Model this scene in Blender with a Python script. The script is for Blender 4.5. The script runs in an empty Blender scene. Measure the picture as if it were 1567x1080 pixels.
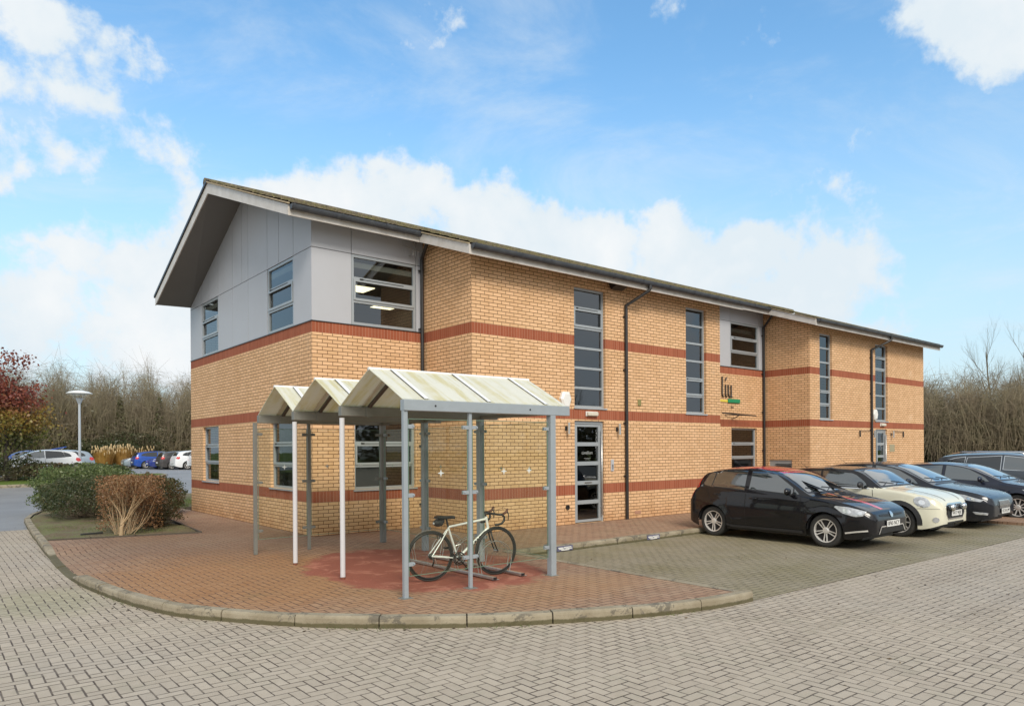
import bpy, bmesh, math, random
from math import radians as R, sin, cos, pi
from mathutils import Vector, Matrix
from mathutils.bvhtree import BVHTree
random.seed(7)
sc = bpy.context.scene
col = sc.collection

# ---------------------------------------------------------------- camera
cam_d = bpy.data.cameras.new("camera"); cam = bpy.data.objects.new("camera", cam_d); col.objects.link(cam)
cam_d.sensor_fit = 'HORIZONTAL'; cam_d.sensor_width = 36.0; cam_d.lens = 1100.2852/1567*36
cam_d.shift_y = 146.77/1567; cam_d.clip_start = .1; cam_d.clip_end = 3000
cam.matrix_world = Matrix.Translation((-6.0595, -13.7711, 1.7375)) @ Matrix.Rotation(-0.6852, 4, 'Z') @ Matrix.Rotation(pi/2, 4, 'X') @ Matrix.Rotation(-0.0059, 4, 'Z')
sc.camera = cam

# ---------------------------------------------------------------- light
SUN_EL, SUN_AZ = R(38), R(-112)          # azimuth of the sun, measured from +X towards +Y
sdir = Vector((cos(SUN_EL)*cos(SUN_AZ), cos(SUN_EL)*sin(SUN_AZ), sin(SUN_EL)))
sl = bpy.data.lights.new("sun", 'SUN'); sl.energy = 2.0; sl.angle = R(22); sl.color = (1, .93, .82)
so = bpy.data.objects.new("sun", sl); col.objects.link(so); so.rotation_euler = sdir.to_track_quat('Z', 'Y').to_euler()
w = bpy.data.worlds.new("World"); sc.world = w; w.use_nodes = True
wn, wl = w.node_tree.nodes, w.node_tree.links
for n in list(wn): wn.remove(n)
def wN(t, **k):
    n = wn.new(t)
    for a, v in k.items(): setattr(n, a, v)
    return n
def wM(op, a, b=None, c=None):
    n = wn.new('ShaderNodeMath'); n.operation = op
    for i, v in enumerate((a, b, c)):
        if v is None: continue
        if isinstance(v, (int, float)): n.inputs[i].default_value = v
        else: wl.new(v, n.inputs[i])
    return n.outputs[0]
out = wN('ShaderNodeOutputWorld'); bg = wN('ShaderNodeBackground'); bg.inputs[1].default_value = .12
wl.new(bg.outputs[0], out.inputs[0])
sky = wN('ShaderNodeTexSky', sky_type='NISHITA', sun_disc=False)
sky.sun_elevation = SUN_EL; sky.sun_rotation = pi/2 - SUN_AZ; sky.air_density = 1.25; sky.dust_density = .6; sky.ozone_density = 2.2
tc = wN('ShaderNodeTexCoord')
nrm = wN('ShaderNodeVectorMath', operation='NORMALIZE'); wl.new(tc.outputs['Generated'], nrm.inputs[0])
D = nrm.outputs[0]
sep = wN('ShaderNodeSeparateXYZ'); wl.new(D, sep.inputs[0])
zc = wM('MAXIMUM', wM('ADD', sep.outputs[2], .12), .05)
proj = wN('ShaderNodeVectorMath', operation='DIVIDE'); cz = wN('ShaderNodeCombineXYZ')
for i in range(3): wl.new(zc, cz.inputs[i])
wl.new(D, proj.inputs[0]); wl.new(cz.outputs[0], proj.inputs[1])
def wNoise(vec, scale, detail, rough, dist=0., off=(0, 0, 0)):
    m = wN('ShaderNodeMapping'); m.inputs[1].default_value = off; wl.new(vec, m.inputs[0])
    n = wN('ShaderNodeTexNoise'); n.inputs['Scale'].default_value = scale; n.inputs['Detail'].default_value = detail
    n.inputs['Roughness'].default_value = rough; n.inputs['Distortion'].default_value = dist; wl.new(m.outputs[0], n.inputs[0]); return n.outputs[0]
n1 = wNoise(D, 5.5, 9, .58, .25, (3.1, 0, 7.2)); n2 = wNoise(proj.outputs[0], 1.6, 8, .65, .6, (5.1, 2, 0)); n3 = wNoise(D, 16, 7, .6, .1)
def blob(az, el, rad, soft, amp, sq=1.0):
    """a patch of sky (azimuth, elevation, radius in degrees) where cloud is more likely"""
    az, el = R(az), R(el)
    v = Vector((cos(el)*cos(az), cos(el)*sin(az), sin(el)))
    t = Vector((-sin(az), cos(az), 0)); u = v.cross(t); u = -u if u.z < 0 else u
    def dot(q):
        n = wN('ShaderNodeVectorMath', operation='DOT_PRODUCT'); wl.new(D, n.inputs[0]); n.inputs[1].default_value = q; return n.outputs['Value']
    a = dot(t); b = wM('MULTIPLY', dot(u), sq)
    r = wM('SQRT', wM('ADD', wM('MULTIPLY', a, a), wM('MULTIPLY', b, b)))
    front = wM('GREATER_THAN', dot(v), 0)
    m = wN('ShaderNodeMapRange', interpolation_type='SMOOTHSTEP'); wl.new(r, m.inputs[0])
    m.inputs[1].default_value = sin(R(rad))*(1+soft); m.inputs[2].default_value = sin(R(rad))*(1-soft); m.inputs[3].default_value = 0; m.inputs[4].default_value = amp
    return wM('MULTIPLY', m.outputs[0], front)
CLOUDS = [(84, 25, 7.5, .45, .56, 1.9), (89, 19, 8, .6, .42, 2.0), (77, 22, 5, .6, .26, 1.9), (11, 29.5, 10.5, .3, .85, 1.4), (64, 26, 2.2, .7, .22, 1.5), (20.5, 25, 1.8, .7, .24, 1.5),
          (60, 15, 15, .35, .66, 2.2), (46, 13.5, 13, .4, .66, 2.2), (33, 11.5, 10, .45, .60, 2.0), (27, 6, 8, .6, .46, 2.0), (78, 10, 12, .5, .50, 1.9), (18, 8, 5, .7, .25, 2.2),
          (92, 7, 9, .7, .12, 2.0)]
s = None
for c in CLOUDS:
    b = blob(*c); s = b if s is None else wM('MAXIMUM', s, b)
far_side = wN('ShaderNodeMapRange', interpolation_type='SMOOTHSTEP')      # extra cloud over the unseen sky, added to light the front neutrally
dd = wN('ShaderNodeVectorMath', operation='DOT_PRODUCT'); wl.new(D, dd.inputs[0]); dd.inputs[1].default_value = (.63, .77, 0)
wl.new(dd.outputs['Value'], far_side.inputs[0]); far_side.inputs[1].default_value = .45; far_side.inputs[2].default_value = -.2; far_side.inputs[3].default_value = 0; far_side.inputs[4].default_value = .8
s = wM('MAXIMUM', s, far_side.outputs[0])
dens = wM('ADD', s, wM('ADD', wM('MULTIPLY', wM('SUBTRACT', n1, .5), 1.7), wM('MULTIPLY', wM('SUBTRACT', n3, .5), 1.25)))
cm = wN('ShaderNodeMapRange', interpolation_type='SMOOTHSTEP'); wl.new(dens, cm.inputs[0]); cm.inputs[1].default_value = .22; cm.inputs[2].default_value = .56
wisp = wN('ShaderNodeMapRange', interpolation_type='SMOOTHSTEP'); wl.new(n2, wisp.inputs[0]); wisp.inputs[1].default_value = .42; wisp.inputs[2].default_value = .85; wisp.inputs[3].default_value = 0; wisp.inputs[4].default_value = .6
hz = wN('ShaderNodeMapRange', interpolation_type='SMOOTHSTEP'); wl.new(sep.outputs[2], hz.inputs[0]); hz.inputs[1].default_value = .5; hz.inputs[2].default_value = 0; hz.inputs[3].default_value = 0.02; hz.inputs[4].default_value = .85
cov = wM('MAXIMUM', cm.outputs[0], wisp.outputs[0])
shade = wNoise(D, 4, 5, .5, .2, (1, 4, 2))
cr = wN('ShaderNodeMapRange'); wl.new(wM('ADD', shade, wM('MULTIPLY', wM('SUBTRACT', dens, .6), .35)), cr.inputs[0]); cr.inputs[1].default_value = .40; cr.inputs[2].default_value = .72
ccol = wN('ShaderNodeMix', data_type='RGBA'); wl.new(cr.outputs[0], ccol.inputs[0]); ccol.inputs[6].default_value = (4.4, 4.9, 5.25, 1); ccol.inputs[7].default_value = (5.4, 5.5, 5.55, 1)
hcol = wN('ShaderNodeMix', data_type='RGBA'); wl.new(hz.outputs[0], hcol.inputs[0]); hcol.inputs[7].default_value = (3.1, 4.1, 4.9, 1)
hs = wN('ShaderNodeHueSaturation'); hs.inputs['Hue'].default_value = .494; hs.inputs['Saturation'].default_value = 1.2; hs.inputs['Value'].default_value = 1.3; wl.new(sky.outputs[0], hs.inputs['Color'])
mixc = wN('ShaderNodeMix', data_type='RGBA'); wl.new(cov, mixc.inputs[0]); wl.new(hs.outputs[0], hcol.inputs[6]); wl.new(hcol.outputs[2], mixc.inputs[6]); wl.new(ccol.outputs[2], mixc.inputs[7])
wl.new(mixc.outputs[2], bg.inputs[0])
sc.view_settings.view_transform = 'Standard'; sc.view_settings.look = 'None'; sc.view_settings.exposure = 0.55; sc.view_settings.gamma = 1

# ---------------------------------------------------------------- helpers
def mesh_obj(name, verts, faces, mats, parent=None, uvs=None, mi=None, smooth=False):
    me = bpy.data.meshes.new(name); me.from_pydata([tuple(v) for v in verts], [], [tuple(f) for f in faces])
    if not isinstance(mats, (list, tuple)): mats = [mats]
    for m in mats: me.materials.append(m)
    if uvs:
        l = me.uv_layers.new(name='UVMap').data
        flat = [c for f in uvs for p in f for c in p]; l.foreach_set('uv', flat)
    if mi: me.polygons.foreach_set('material_index', mi)
    if smooth: me.polygons.foreach_set('use_smooth', [True]*len(me.polygons))
    me.update()
    o = bpy.data.objects.new(name, me); col.objects.link(o)
    if parent: o.parent = parent
    return o
class MB:
    def __init__(s): s.v = []; s.f = []; s.m = []; s.k = 0
    def add(s, vs, fs):
        b = len(s.v); s.v += [tuple(v) for v in vs]; s.f += [tuple(i+b for i in f) for f in fs]; s.m += [s.k]*len(fs); return s
    def box(s, x0, x1, y0, y1, z0, z1, M=None):
        vs = [Vector((x, y, z)) for z in (z0, z1) for y in (y0, y1) for x in (x0, x1)]
        if M: vs = [M @ v for v in vs]
        return s.add(vs, [(0, 2, 3, 1), (4, 5, 7, 6), (0, 1, 5, 4), (2, 6, 7, 3), (0, 4, 6, 2), (1, 3, 7, 5)])
    def bbox(s, x0, x1, y0, y1, z0, z1, b=.006, M=None):
        """box with chamfered vertical/horizontal edges"""
        bm = bmesh.new(); bmesh.ops.create_cube(bm, size=1)
        for v in bm.verts: v.co = Vector(((x0+x1)/2+v.co.x*(x1-x0), (y0+y1)/2+v.co.y*(y1-y0), (z0+z1)/2+v.co.z*(z1-z0)))
        bmesh.ops.bevel(bm, geom=list(bm.edges), offset=b, segments=2, affect='EDGES', profile=.5)
        bm.verts.index_update()
        vs = [(M @ v.co) if M else v.co.copy() for v in bm.verts]; fs = [tuple(v.index for v in f.verts) for f in bm.faces]; bm.free()
        return s.add(vs, fs)
    def tube(s, pts, rad, n=8, cap=True):
        pts = [Vector(p) for p in pts]; rs = rad if isinstance(rad, (list, tuple)) else [rad]*len(pts)
        vs = []; fs = []
        t = (pts[1]-pts[0]).normalized(); u = t.orthogonal().normalized()
        for i, p in enumerate(pts):
            if i == 0: t = pts[1]-p
            elif i == len(pts)-1: t = p-pts[i-1]
            else: t = (pts[i+1]-p).normalized()+(p-pts[i-1]).normalized()
            t = t.normalized() if t.length > 1e-9 else Vector((0, 0, 1)); u = (u-t*u.dot(t))
            u = u.normalized() if u.length > 1e-6 else t.orthogonal().normalized(); v = t.cross(u)
            for k in range(n):
                a = 2*pi*k/n; vs.append(p+(u*cos(a)+v*sin(a))*rs[i])
        for i in range(len(pts)-1):
            for k in range(n):
                a = i*n+k; b = i*n+(k+1) % n; fs.append((a, b, b+n, a+n))
        if cap: fs.append(tuple(range(n-1, -1, -1))); fs.append(tuple((len(pts)-1)*n+k for k in range(n)))
        return s.add(vs, fs)
    def lathe(s, prof, n=32, M=None, closed=False):
        """profile of (radius, height) turned about local z"""
        vs = []; fs = []; m = len(prof)
        for k in range(n):
            a = 2*pi*k/n
            for r, h in prof: vs.append(Vector((r*cos(a), r*sin(a), h)))
        if M: vs = [M @ v for v in vs]
        for k in range(n):
            k2 = (k+1) % n
            for j in range(m if closed else m-1):
                j2 = (j+1) % m; fs.append((k*m+j, k2*m+j, k2*m+j2, k*m+j2))
        return s.add(vs, fs)
    def ball(s, c, r, M=None, nu=14, nv=9):
        if isinstance(r, (int, float)): r = (r, r, r)
        vs = [Vector((c[0]+r[0]*sin(pi*j/nv)*cos(2*pi*i/nu), c[1]+r[1]*sin(pi*j/nv)*sin(2*pi*i/nu), c[2]+r[2]*cos(pi*j/nv))) for j in range(nv+1) for i in range(nu)]
        if M: vs = [M @ v for v in vs]
        return s.add(vs, [(j*nu+i, (j+1)*nu+i, (j+1)*nu+(i+1) % nu, j*nu+(i+1) % nu) for j in range(nv) for i in range(nu)])
    def obj(s, name, mat, parent=None, smooth=False):
        return mesh_obj(name, s.v, s.f, mat, parent, smooth=smooth, mi=s.m if isinstance(mat, (list, tuple)) else None)
def empty(name, loc=(0, 0, 0), rz=0.):
    o = bpy.data.objects.new(name, None); col.objects.link(o); o.location = loc; o.rotation_euler = (0, 0, rz); o.empty_display_size = .2; return o
def tag(o, label=None, cat=None, group=None, kind=None):
    for k, v in (('label', label), ('category', cat), ('group', group), ('kind', kind)):
        if v: o[k] = v
    return o
def copy_tree(o, parent=None):
    c = o.copy(); col.objects.link(c)
    if parent: c.parent = parent
    for ch in [x for x in KIDS.get(o.name, [])]: copy_tree(ch, c)
    return c
KIDS = {}
def index_kids():
    KIDS.clear()
    for o in bpy.data.objects:
        if o.parent: KIDS.setdefault(o.parent.name, []).append(o)
def auto_smooth(o, ang=40):
    me = o.data; me.polygons.foreach_set('use_smooth', [True]*len(me.polygons)); me.set_sharp_from_angle(angle=R(ang))
def text_obj(name, s, size, mat, parent, M, ext=.004, align='CENTER', sx=1.):
    cu = bpy.data.curves.new('txt', 'FONT'); cu.body = s; cu.size = size; cu.extrude = ext; cu.align_x = align; cu.align_y = 'CENTER'; cu.resolution_u = 3
    t = bpy.data.objects.new('txt', cu); col.objects.link(t); bpy.context.view_layer.update()
    me = bpy.data.meshes.new_from_object(t.evaluated_get(bpy.context.evaluated_depsgraph_get()))
    bpy.data.objects.remove(t); me.transform(M @ Matrix.Diagonal((sx, 1, 1, 1))); me.materials.clear(); me.materials.append(mat); me.name = name
    o = bpy.data.objects.new(name, me); col.objects.link(o)
    if parent: o.parent = parent
    return o

# ---------------------------------------------------------------- materials
def mat(name, base, rough=.6, metal=0., spec=.5, coat=0., noise=None, bump=None, emit=None, trans=0., ior=None):
    """noise=(scale, amount, second colour), bump=(scale, strength)"""
    m = bpy.data.materials.new(name); m.use_nodes = True; nt = m.node_tree; p = nt.nodes['Principled BSDF']
    p.inputs['Base Color'].default_value = (*base, 1); p.inputs['Roughness'].default_value = rough; p.inputs['Metallic'].default_value = metal
    p.inputs['Specular IOR Level'].default_value = spec; p.inputs['Coat Weight'].default_value = coat; p.inputs['Coat Roughness'].default_value = .04
    if ior: p.inputs['IOR'].default_value = ior
    if trans: p.inputs['Transmission Weight'].default_value = trans
    if emit: p.inputs['Emission Color'].default_value = (*emit[:3], 1); p.inputs['Emission Strength'].default_value = emit[3]
    c = nt.nodes.new('ShaderNodeTexCoord')
    if noise:
        n = nt.nodes.new('ShaderNodeTexNoise'); n.inputs['Scale'].default_value = noise[0]; n.inputs['Detail'].default_value = 6; n.inputs['Roughness'].default_value = .65
        nt.links.new(c.outputs['Object'], n.inputs[0])
        r = nt.nodes.new('ShaderNodeMapRange'); r.inputs[1].default_value = .35; r.inputs[2].default_value = .7; r.inputs[3].default_value = 0; r.inputs[4].default_value = noise[1]
        nt.links.new(n.outputs[0], r.inputs[0])
        x = nt.nodes.new('ShaderNodeMix'); x.data_type = 'RGBA'; x.inputs[6].default_value = (*base, 1); x.inputs[7].default_value = (*noise[2], 1)
        nt.links.new(r.outputs[0], x.inputs[0]); nt.links.new(x.outputs[2], p.inputs['Base Color'])
    if bump:
        n = nt.nodes.new('ShaderNodeTexNoise'); n.inputs['Scale'].default_value = bump[0]; n.inputs['Detail'].default_value = 4; nt.links.new(c.outputs['Object'], n.inputs[0])
        b = nt.nodes.new('ShaderNodeBump'); b.inputs['Strength'].default_value = bump[1]; b.inputs['Distance'].default_value = .01
        nt.links.new(n.outputs[0], b.inputs['Height']); nt.links.new(b.outputs[0], p.inputs['Normal'])
    return m
class NT:
    """small helper for node maths inside a material"""
    def __init__(s, name):
        s.m = bpy.data.materials.new(name); s.m.use_nodes = True; s.t = s.m.node_tree; s.p = s.t.nodes['Principled BSDF']
        s.tc = s.t.nodes.new('ShaderNodeTexCoord')
    def n(s, t, **k):
        x = s.t.nodes.new(t)
        for a, v in k.items(): setattr(x, a, v)
        return x
    def put(s, sock, v):
        if v is None: return
        if isinstance(v, (int, float)): sock.default_value = v
        elif isinstance(v, (tuple, list)): sock.default_value = tuple(v) if len(v) == len(sock.default_value) else (*v, 1)
        else: s.t.links.new(v, sock)
    def M(s, op, a, b=None, c=None):
        x = s.n('ShaderNodeMath', operation=op)
        for i, v in enumerate((a, b, c)): s.put(x.inputs[i], v)
        return x.outputs[0]
    def noise(s, vec, scale, detail=5, rough=.6, dist=0.):
        x = s.n('ShaderNodeTexNoise'); s.put(x.inputs[0], vec); x.inputs['Scale'].default_value = scale; x.inputs['Detail'].default_value = detail
        x.inputs['Roughness'].default_value = rough; x.inputs['Distortion'].default_value = dist; return x.outputs[0]
    def mr(s, v, a, b, c=0., d=1., smooth=True):
        x = s.n('ShaderNodeMapRange'); x.interpolation_type = 'SMOOTHSTEP' if smooth else 'LINEAR'; s.put(x.inputs[0], v)
        for i, q in enumerate((a, b, c, d)): x.inputs[i+1].default_value = q
        return x.outputs[0]
    def mix(s, f, a, b, mode='MIX'):
        x = s.n('ShaderNodeMix', data_type='RGBA', blend_type=mode); s.put(x.inputs[0], f); s.put(x.inputs[6], a); s.put(x.inputs[7], b); return x.outputs[2]
    def bump(s, h, st=.3, d=.01):
        b = s.n('ShaderNodeBump'); b.inputs['Strength'].default_value = st; b.inputs['Distance'].default_value = d; s.put(b.inputs['Height'], h); s.t.links.new(b.outputs[0], s.p.inputs['Normal'])
def brick_mat(name, c1, c2, mortar, bw, bh, off, ms=.010, stain=True):
    s = NT(name); b = s.n('ShaderNodeTexBrick'); s.put(b.inputs['Vector'], s.tc.outputs['UV'])
    b.offset = off; b.inputs['Scale'].default_value = 1; b.inputs['Brick Width'].default_value = bw; b.inputs['Row Height'].default_value = bh
    b.inputs['Mortar Size'].default_value = ms*.5; b.inputs['Mortar Smooth'].default_value = .25; b.inputs['Bias'].default_value = 0
    b.inputs['Color1'].default_value = (*c1, 1); b.inputs['Color2'].default_value = (*c2, 1); b.inputs['Mortar'].default_value = (*mortar, 1)
    big = s.noise(s.tc.outputs['UV'], .7, 4); fine = s.noise(s.tc.outputs['UV'], 60, 3)
    c = s.mix(s.mr(big, .35, .7, 0, .35), b.outputs['Color'], (.86, .80, .72), 'MULTIPLY')
    c = s.mix(s.mr(fine, .3, .75, 0, .30), c, (.75, .70, .62), 'MULTIPLY')
    if stain:     # splash-back dirt and damp on the lowest courses, and a few run-off streaks
        sp = s.n('ShaderNodeSeparateXYZ'); s.put(sp.inputs[0], s.tc.outputs['UV'])
        low = s.M('MULTIPLY', s.mr(sp.outputs[1], .42, .0), s.mr(s.noise(s.tc.outputs['UV'], 3, 5), .3, .6))
        c = s.mix(s.M('MULTIPLY', low, .55), c, (.62, .48, .36), 'MULTIPLY')
        eff = s.M('MULTIPLY', s.mr(s.noise(s.tc.outputs['UV'], 1.1, 6, .7), .58, .75), .35)
        c = s.mix(eff, c, (.70, .56, .42))
        mp = s.n('ShaderNodeMapping'); s.put(mp.inputs[0], s.tc.outputs['UV']); mp.inputs[3].default_value = (2.2, .25, 1)
        c = s.mix(s.M('MULTIPLY', s.mr(s.noise(mp.outputs[0], 1.5, 5, .65), .5, .75), .30), c, (.66, .56, .44), 'MULTIPLY')
    s.put(s.p.inputs['Base Color'], c); s.p.inputs['Roughness'].default_value = .85; s.p.inputs['Specular IOR Level'].default_value = .25
    s.bump(s.M('ADD', s.M('MULTIPLY', b.outputs['Fac'], -1), s.M('MULTIPLY', fine, .25)), .6, .006)
    return s.m
def herring_mat(name, cols, joint, ang=0., jw=.035, extra=None, rough=.8, unit=.1, smooth_big=.5):
    """block paving laid in herringbone, 200 x 100 mm blocks"""
    s = NT(name); mp = s.n('ShaderNodeMapping'); s.put(mp.inputs[0], s.tc.outputs['Object']); mp.inputs[2].default_value = (0, 0, ang)
    wv = s.n('ShaderNodeVectorMath', operation='SCALE'); s.put(wv.inputs[0], mp.outputs[0]); wv.inputs['Scale'].default_value = 1/unit
    nd = s.n('ShaderNodeTexNoise'); s.put(nd.inputs[0], wv.outputs[0]); nd.inputs['Scale'].default_value = .35; nd.inputs['Detail'].default_value = 2
    wob = s.n('ShaderNodeVectorMath', operation='MULTIPLY_ADD'); s.put(wob.inputs[0], nd.outputs['Color']); wob.inputs[1].default_value = (.18, .18, 0); s.put(wob.inputs[2], wv.outputs[0])
    sp = s.n('ShaderNodeSeparateXYZ'); s.put(sp.inputs[0], wob.outputs[0]); x, y = sp.outputs[0], sp.outputs[1]
    i, j = s.M('FLOOR', x), s.M('FLOOR', y); fx, fy = s.M('FRACT', x), s.M('FRACT', y)
    k = s.M('FLOORED_MODULO', s.M('SUBTRACT', i, j), 4)
    eq = lambda v: s.M('COMPARE', k, v, .5)
    k0, k1, k2, k3 = eq(0), eq(1), eq(2), eq(3)
    gx, gy = s.M('SUBTRACT', 1, fx), s.M('SUBTRACT', 1, fy)
    big = lambda sel, d: s.M('ADD', d, s.M('MULTIPLY', sel, 5))
    dist = s.M('MINIMUM', s.M('MINIMUM', big(k1, fx), big(k0, gx)), s.M('MINIMUM', big(k2, fy), big(k3, gy)))
    ii, jj = s.M('SUBTRACT', i, k1), s.M('SUBTRACT', j, k2)
    cid = s.n('ShaderNodeCombineXYZ'); s.put(cid.inputs[0], ii); s.put(cid.inputs[1], jj); s.put(cid.inputs[2], s.M('ADD', k0, k1))
    wn_ = s.n('ShaderNodeTexWhiteNoise'); s.put(wn_.inputs['Vector'], cid.outputs[0]); rnd = wn_.outputs['Value']
    c = s.mix(rnd, cols[0], cols[1])
    O = s.tc.outputs['Object']
    fine = s.noise(O, 140, 3, .7); mid = s.noise(O, 9, 5, .65); bigN = s.noise(O, .55, 5, .6)
    odd = s.M('GREATER_THAN', rnd, .93); c = s.mix(s.M('MULTIPLY', odd, .35), c, (.74, .72, .70), 'MULTIPLY')
    c = s.mix(s.mr(fine, .25, .8, 0, .5), c, (.60, .58, .54), 'MULTIPLY')
    c = s.mix(s.M('MULTIPLY', s.mr(mid, .42, .75), .45), c, (.68, .66, .60), 'MULTIPLY')
    spot = s.noise(O, 3.3, 4, .75); c = s.mix(s.M('MULTIPLY', s.mr(spot, .66, .72), .45), c, (.42, .40, .36), 'MULTIPLY')
    gum = s.noise(O, 24, 2, .5); c = s.mix(s.M('MULTIPLY', s.mr(gum, .74, .77), .35), c, (1.3, 1.28, 1.22), 'MULTIPLY')
    c = s.mix(s.M('MULTIPLY', s.mr(bigN, .35, .7), smooth_big), c, cols[2])
    grout = s.noise(O, 1.3, 4)
    jwn = s.M('MULTIPLY_ADD', s.mr(grout, .35, .65), jw*.7, jw*.75)
    if extra: c = extra(s, c, O)
    jm = s.n('ShaderNodeMapRange'); jm.interpolation_type = 'SMOOTHSTEP'; s.put(jm.inputs[0], dist); s.put(jm.inputs[1], s.M('MULTIPLY', jwn, .7)); s.put(jm.inputs[2], s.M('MULTIPLY', jwn, 1.6))
    fac = jm.outputs[0]
    plain = getattr(s, 'plain', None)
    jf = s.M('MULTIPLY', s.M('SUBTRACT', 1, fac), s.mr(s.noise(O, 5, 3), .2, .6, .55, 1))
    if plain is not None: jf = s.M('MULTIPLY', jf, s.M('SUBTRACT', 1, plain))
    c = s.mix(jf, c, joint)
    s.put(s.p.inputs['Base Color'], c); s.p.inputs['Roughness'].default_value = rough; s.p.inputs['Specular IOR Level'].default_value = .3
    h = s.M('ADD', s.M('MULTIPLY', s.M('SUBTRACT', 1, jf), 1), s.M('ADD', s.M('MULTIPLY', fine, .25), s.M('MULTIPLY', rnd, .5)))
    s.bump(h, .55, .006)
    return s.m
def glass_mat(name, tint, refl, dark, rough=.02):
    """window glass: a mirror of the sky over a see-through tinted pane"""
    s = NT(name); s.t.nodes.remove(s.p)
    g = s.n('ShaderNodeBsdfGlossy'); g.inputs['Roughness'].default_value = rough; g.inputs['Color'].default_value = (*tint, 1)
    t = s.n('ShaderNodeBsdfTransparent'); t.inputs['Color'].default_value = (*dark, 1)
    lw = s.n('ShaderNodeLayerWeight'); lw.inputs['Blend'].default_value = .5; r0 = ((refl-1)/(refl+1))**2
    f = s.M('MULTIPLY_ADD', s.M('POWER', lw.outputs['Facing'], 5), 1-r0, r0)
    x = s.n('ShaderNodeMixShader'); s.put(x.inputs[0], f); s.t.links.new(t.outputs[0], x.inputs[1]); s.t.links.new(g.outputs[0], x.inputs[2])
    nz = s.noise(s.tc.outputs['Object'], 1.4, 2); b = s.n('ShaderNodeBump'); b.inputs['Strength'].default_value = .05; b.inputs['Distance'].default_value = .02; s.put(b.inputs['Height'], nz)
    s.t.links.new(b.outputs[0], g.inputs['Normal'])
    s.t.links.new(x.outputs[0], s.t.nodes['Material Output'].inputs[0]); return s.m

M_BRICK = brick_mat('buff_brick', (.69, .435, .24), (.80, .52, .305), (.17, .085, .038), .225, .075, .5, .014)
M_BAND = brick_mat('red_soldier_brick', (.30, .085, .042), (.37, .115, .06), (.46, .24, .16), .075, .225, 0, .009, stain=False)
M_CLAD = mat('grey_cladding', (.44, .45, .48), .45, 0, .4, noise=(1.2, .25, (.38, .37, .38)))
M_CLADB = mat('cladding_joint', (.06, .06, .06), .8)
M_FRAME = mat('grey_window_frame', (.36, .39, .41), .4, .2, .5, noise=(4, .3, (.30, .32, .33)))
M_SILL = mat('grey_sill', (.40, .43, .46), .45, .2)
M_DARK = mat('black_rubber', (.012, .012, .012), .6)
M_HOLE = mat('dark_opening', (.02, .017, .015), .9)
M_PIPE = mat('black_downpipe', (.022, .02, .02), .38, 0, .5, noise=(8, .4, (.05, .045, .04)))
M_GUT = mat('grey_gutter', (.035, .04, .05), .4, 0, .5, noise=(5, .5, (.10, .105, .11)))
M_FASC = mat('white_fascia', (.62, .59, .56), .5, 0, .4, noise=(3.5, .55, (.40, .36, .30)))
M_SOFF = mat('grey_soffit', (.17, .165, .16), .7)
def moss_tile():
    s = NT('mossy_roof_tile'); O = s.tc.outputs['Object']
    wv = s.n('ShaderNodeTexWave'); s.put(wv.inputs[0], O); wv.inputs['Scale'].default_value = .9; wv.bands_direction = 'Y'; wv.inputs['Distortion'].default_value = .3
    c = s.mix(s.mr(s.noise(O, 5, 6, .7), .4, .6), (.12, .095, .07), (.14, .125, .05))
    c = s.mix(s.mr(s.noise(O, 23, 4, .7), .45, .65, 0, .8), c, (.26, .22, .14))
    s.put(s.p.inputs['Base Color'], c); s.p.inputs['Roughness'].default_value = .95; s.bump(s.M('ADD', wv.outputs['Fac'], s.noise(O, 18, 5)), 1, .05); return s.m
M_TILE = moss_tile()
M_PANE = glass_mat('window_glass', (.74, .78, .83), 2.25, (.55, .58, .55))
M_PANEL = glass_mat('shelter_glass', (.85, .92, .9), 1.5, (.88, .91, .835))
M_INT = mat('office_interior', (.11, .10, .09), .9)
M_CEILL = mat('lit_ceiling_panel', (.9, .85, .6), .5, emit=(1, .88, .6, 2.2))
M_WHITE = mat('white_plastic', (.78, .77, .74), .35, noise=(6, .3, (.62, .60, .52)))
M_STEEL = mat('brushed_steel', (.62, .6, .57), .35, .8)
M_BRASS = mat('old_brass', (.30, .26, .10), .5, .4)
# ---------------------------------------------------------------- terrain heights
def sm(a, b, x):
    t = min(1, max(0, (x-a)/(b-a))); return t*t*(3-2*t)
def hgt(x, y):
    return -.12 + .50*sm(22, 32, y) - .12*sm(38, 50, y)
def sheet(name, x0, x1, y0, y1, st, mt, dz, zf=hgt):
    nx, ny = max(1, round((x1-x0)/st)), max(1, round((y1-y0)/st)); vs = []; fs = []
    for j in range(ny+1):
        for i in range(nx+1):
            X = x0+(x1-x0)*i/nx; Y = y0+(y1-y0)*j/ny; vs.append((X, Y, zf(X, Y)+dz))
    for j in range(ny):
        for i in range(nx): a = j*(nx+1)+i; fs.append((a, a+1, a+nx+2, a+nx+1))
    return mesh_obj(name, vs, fs, mt, smooth=True)

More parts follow.
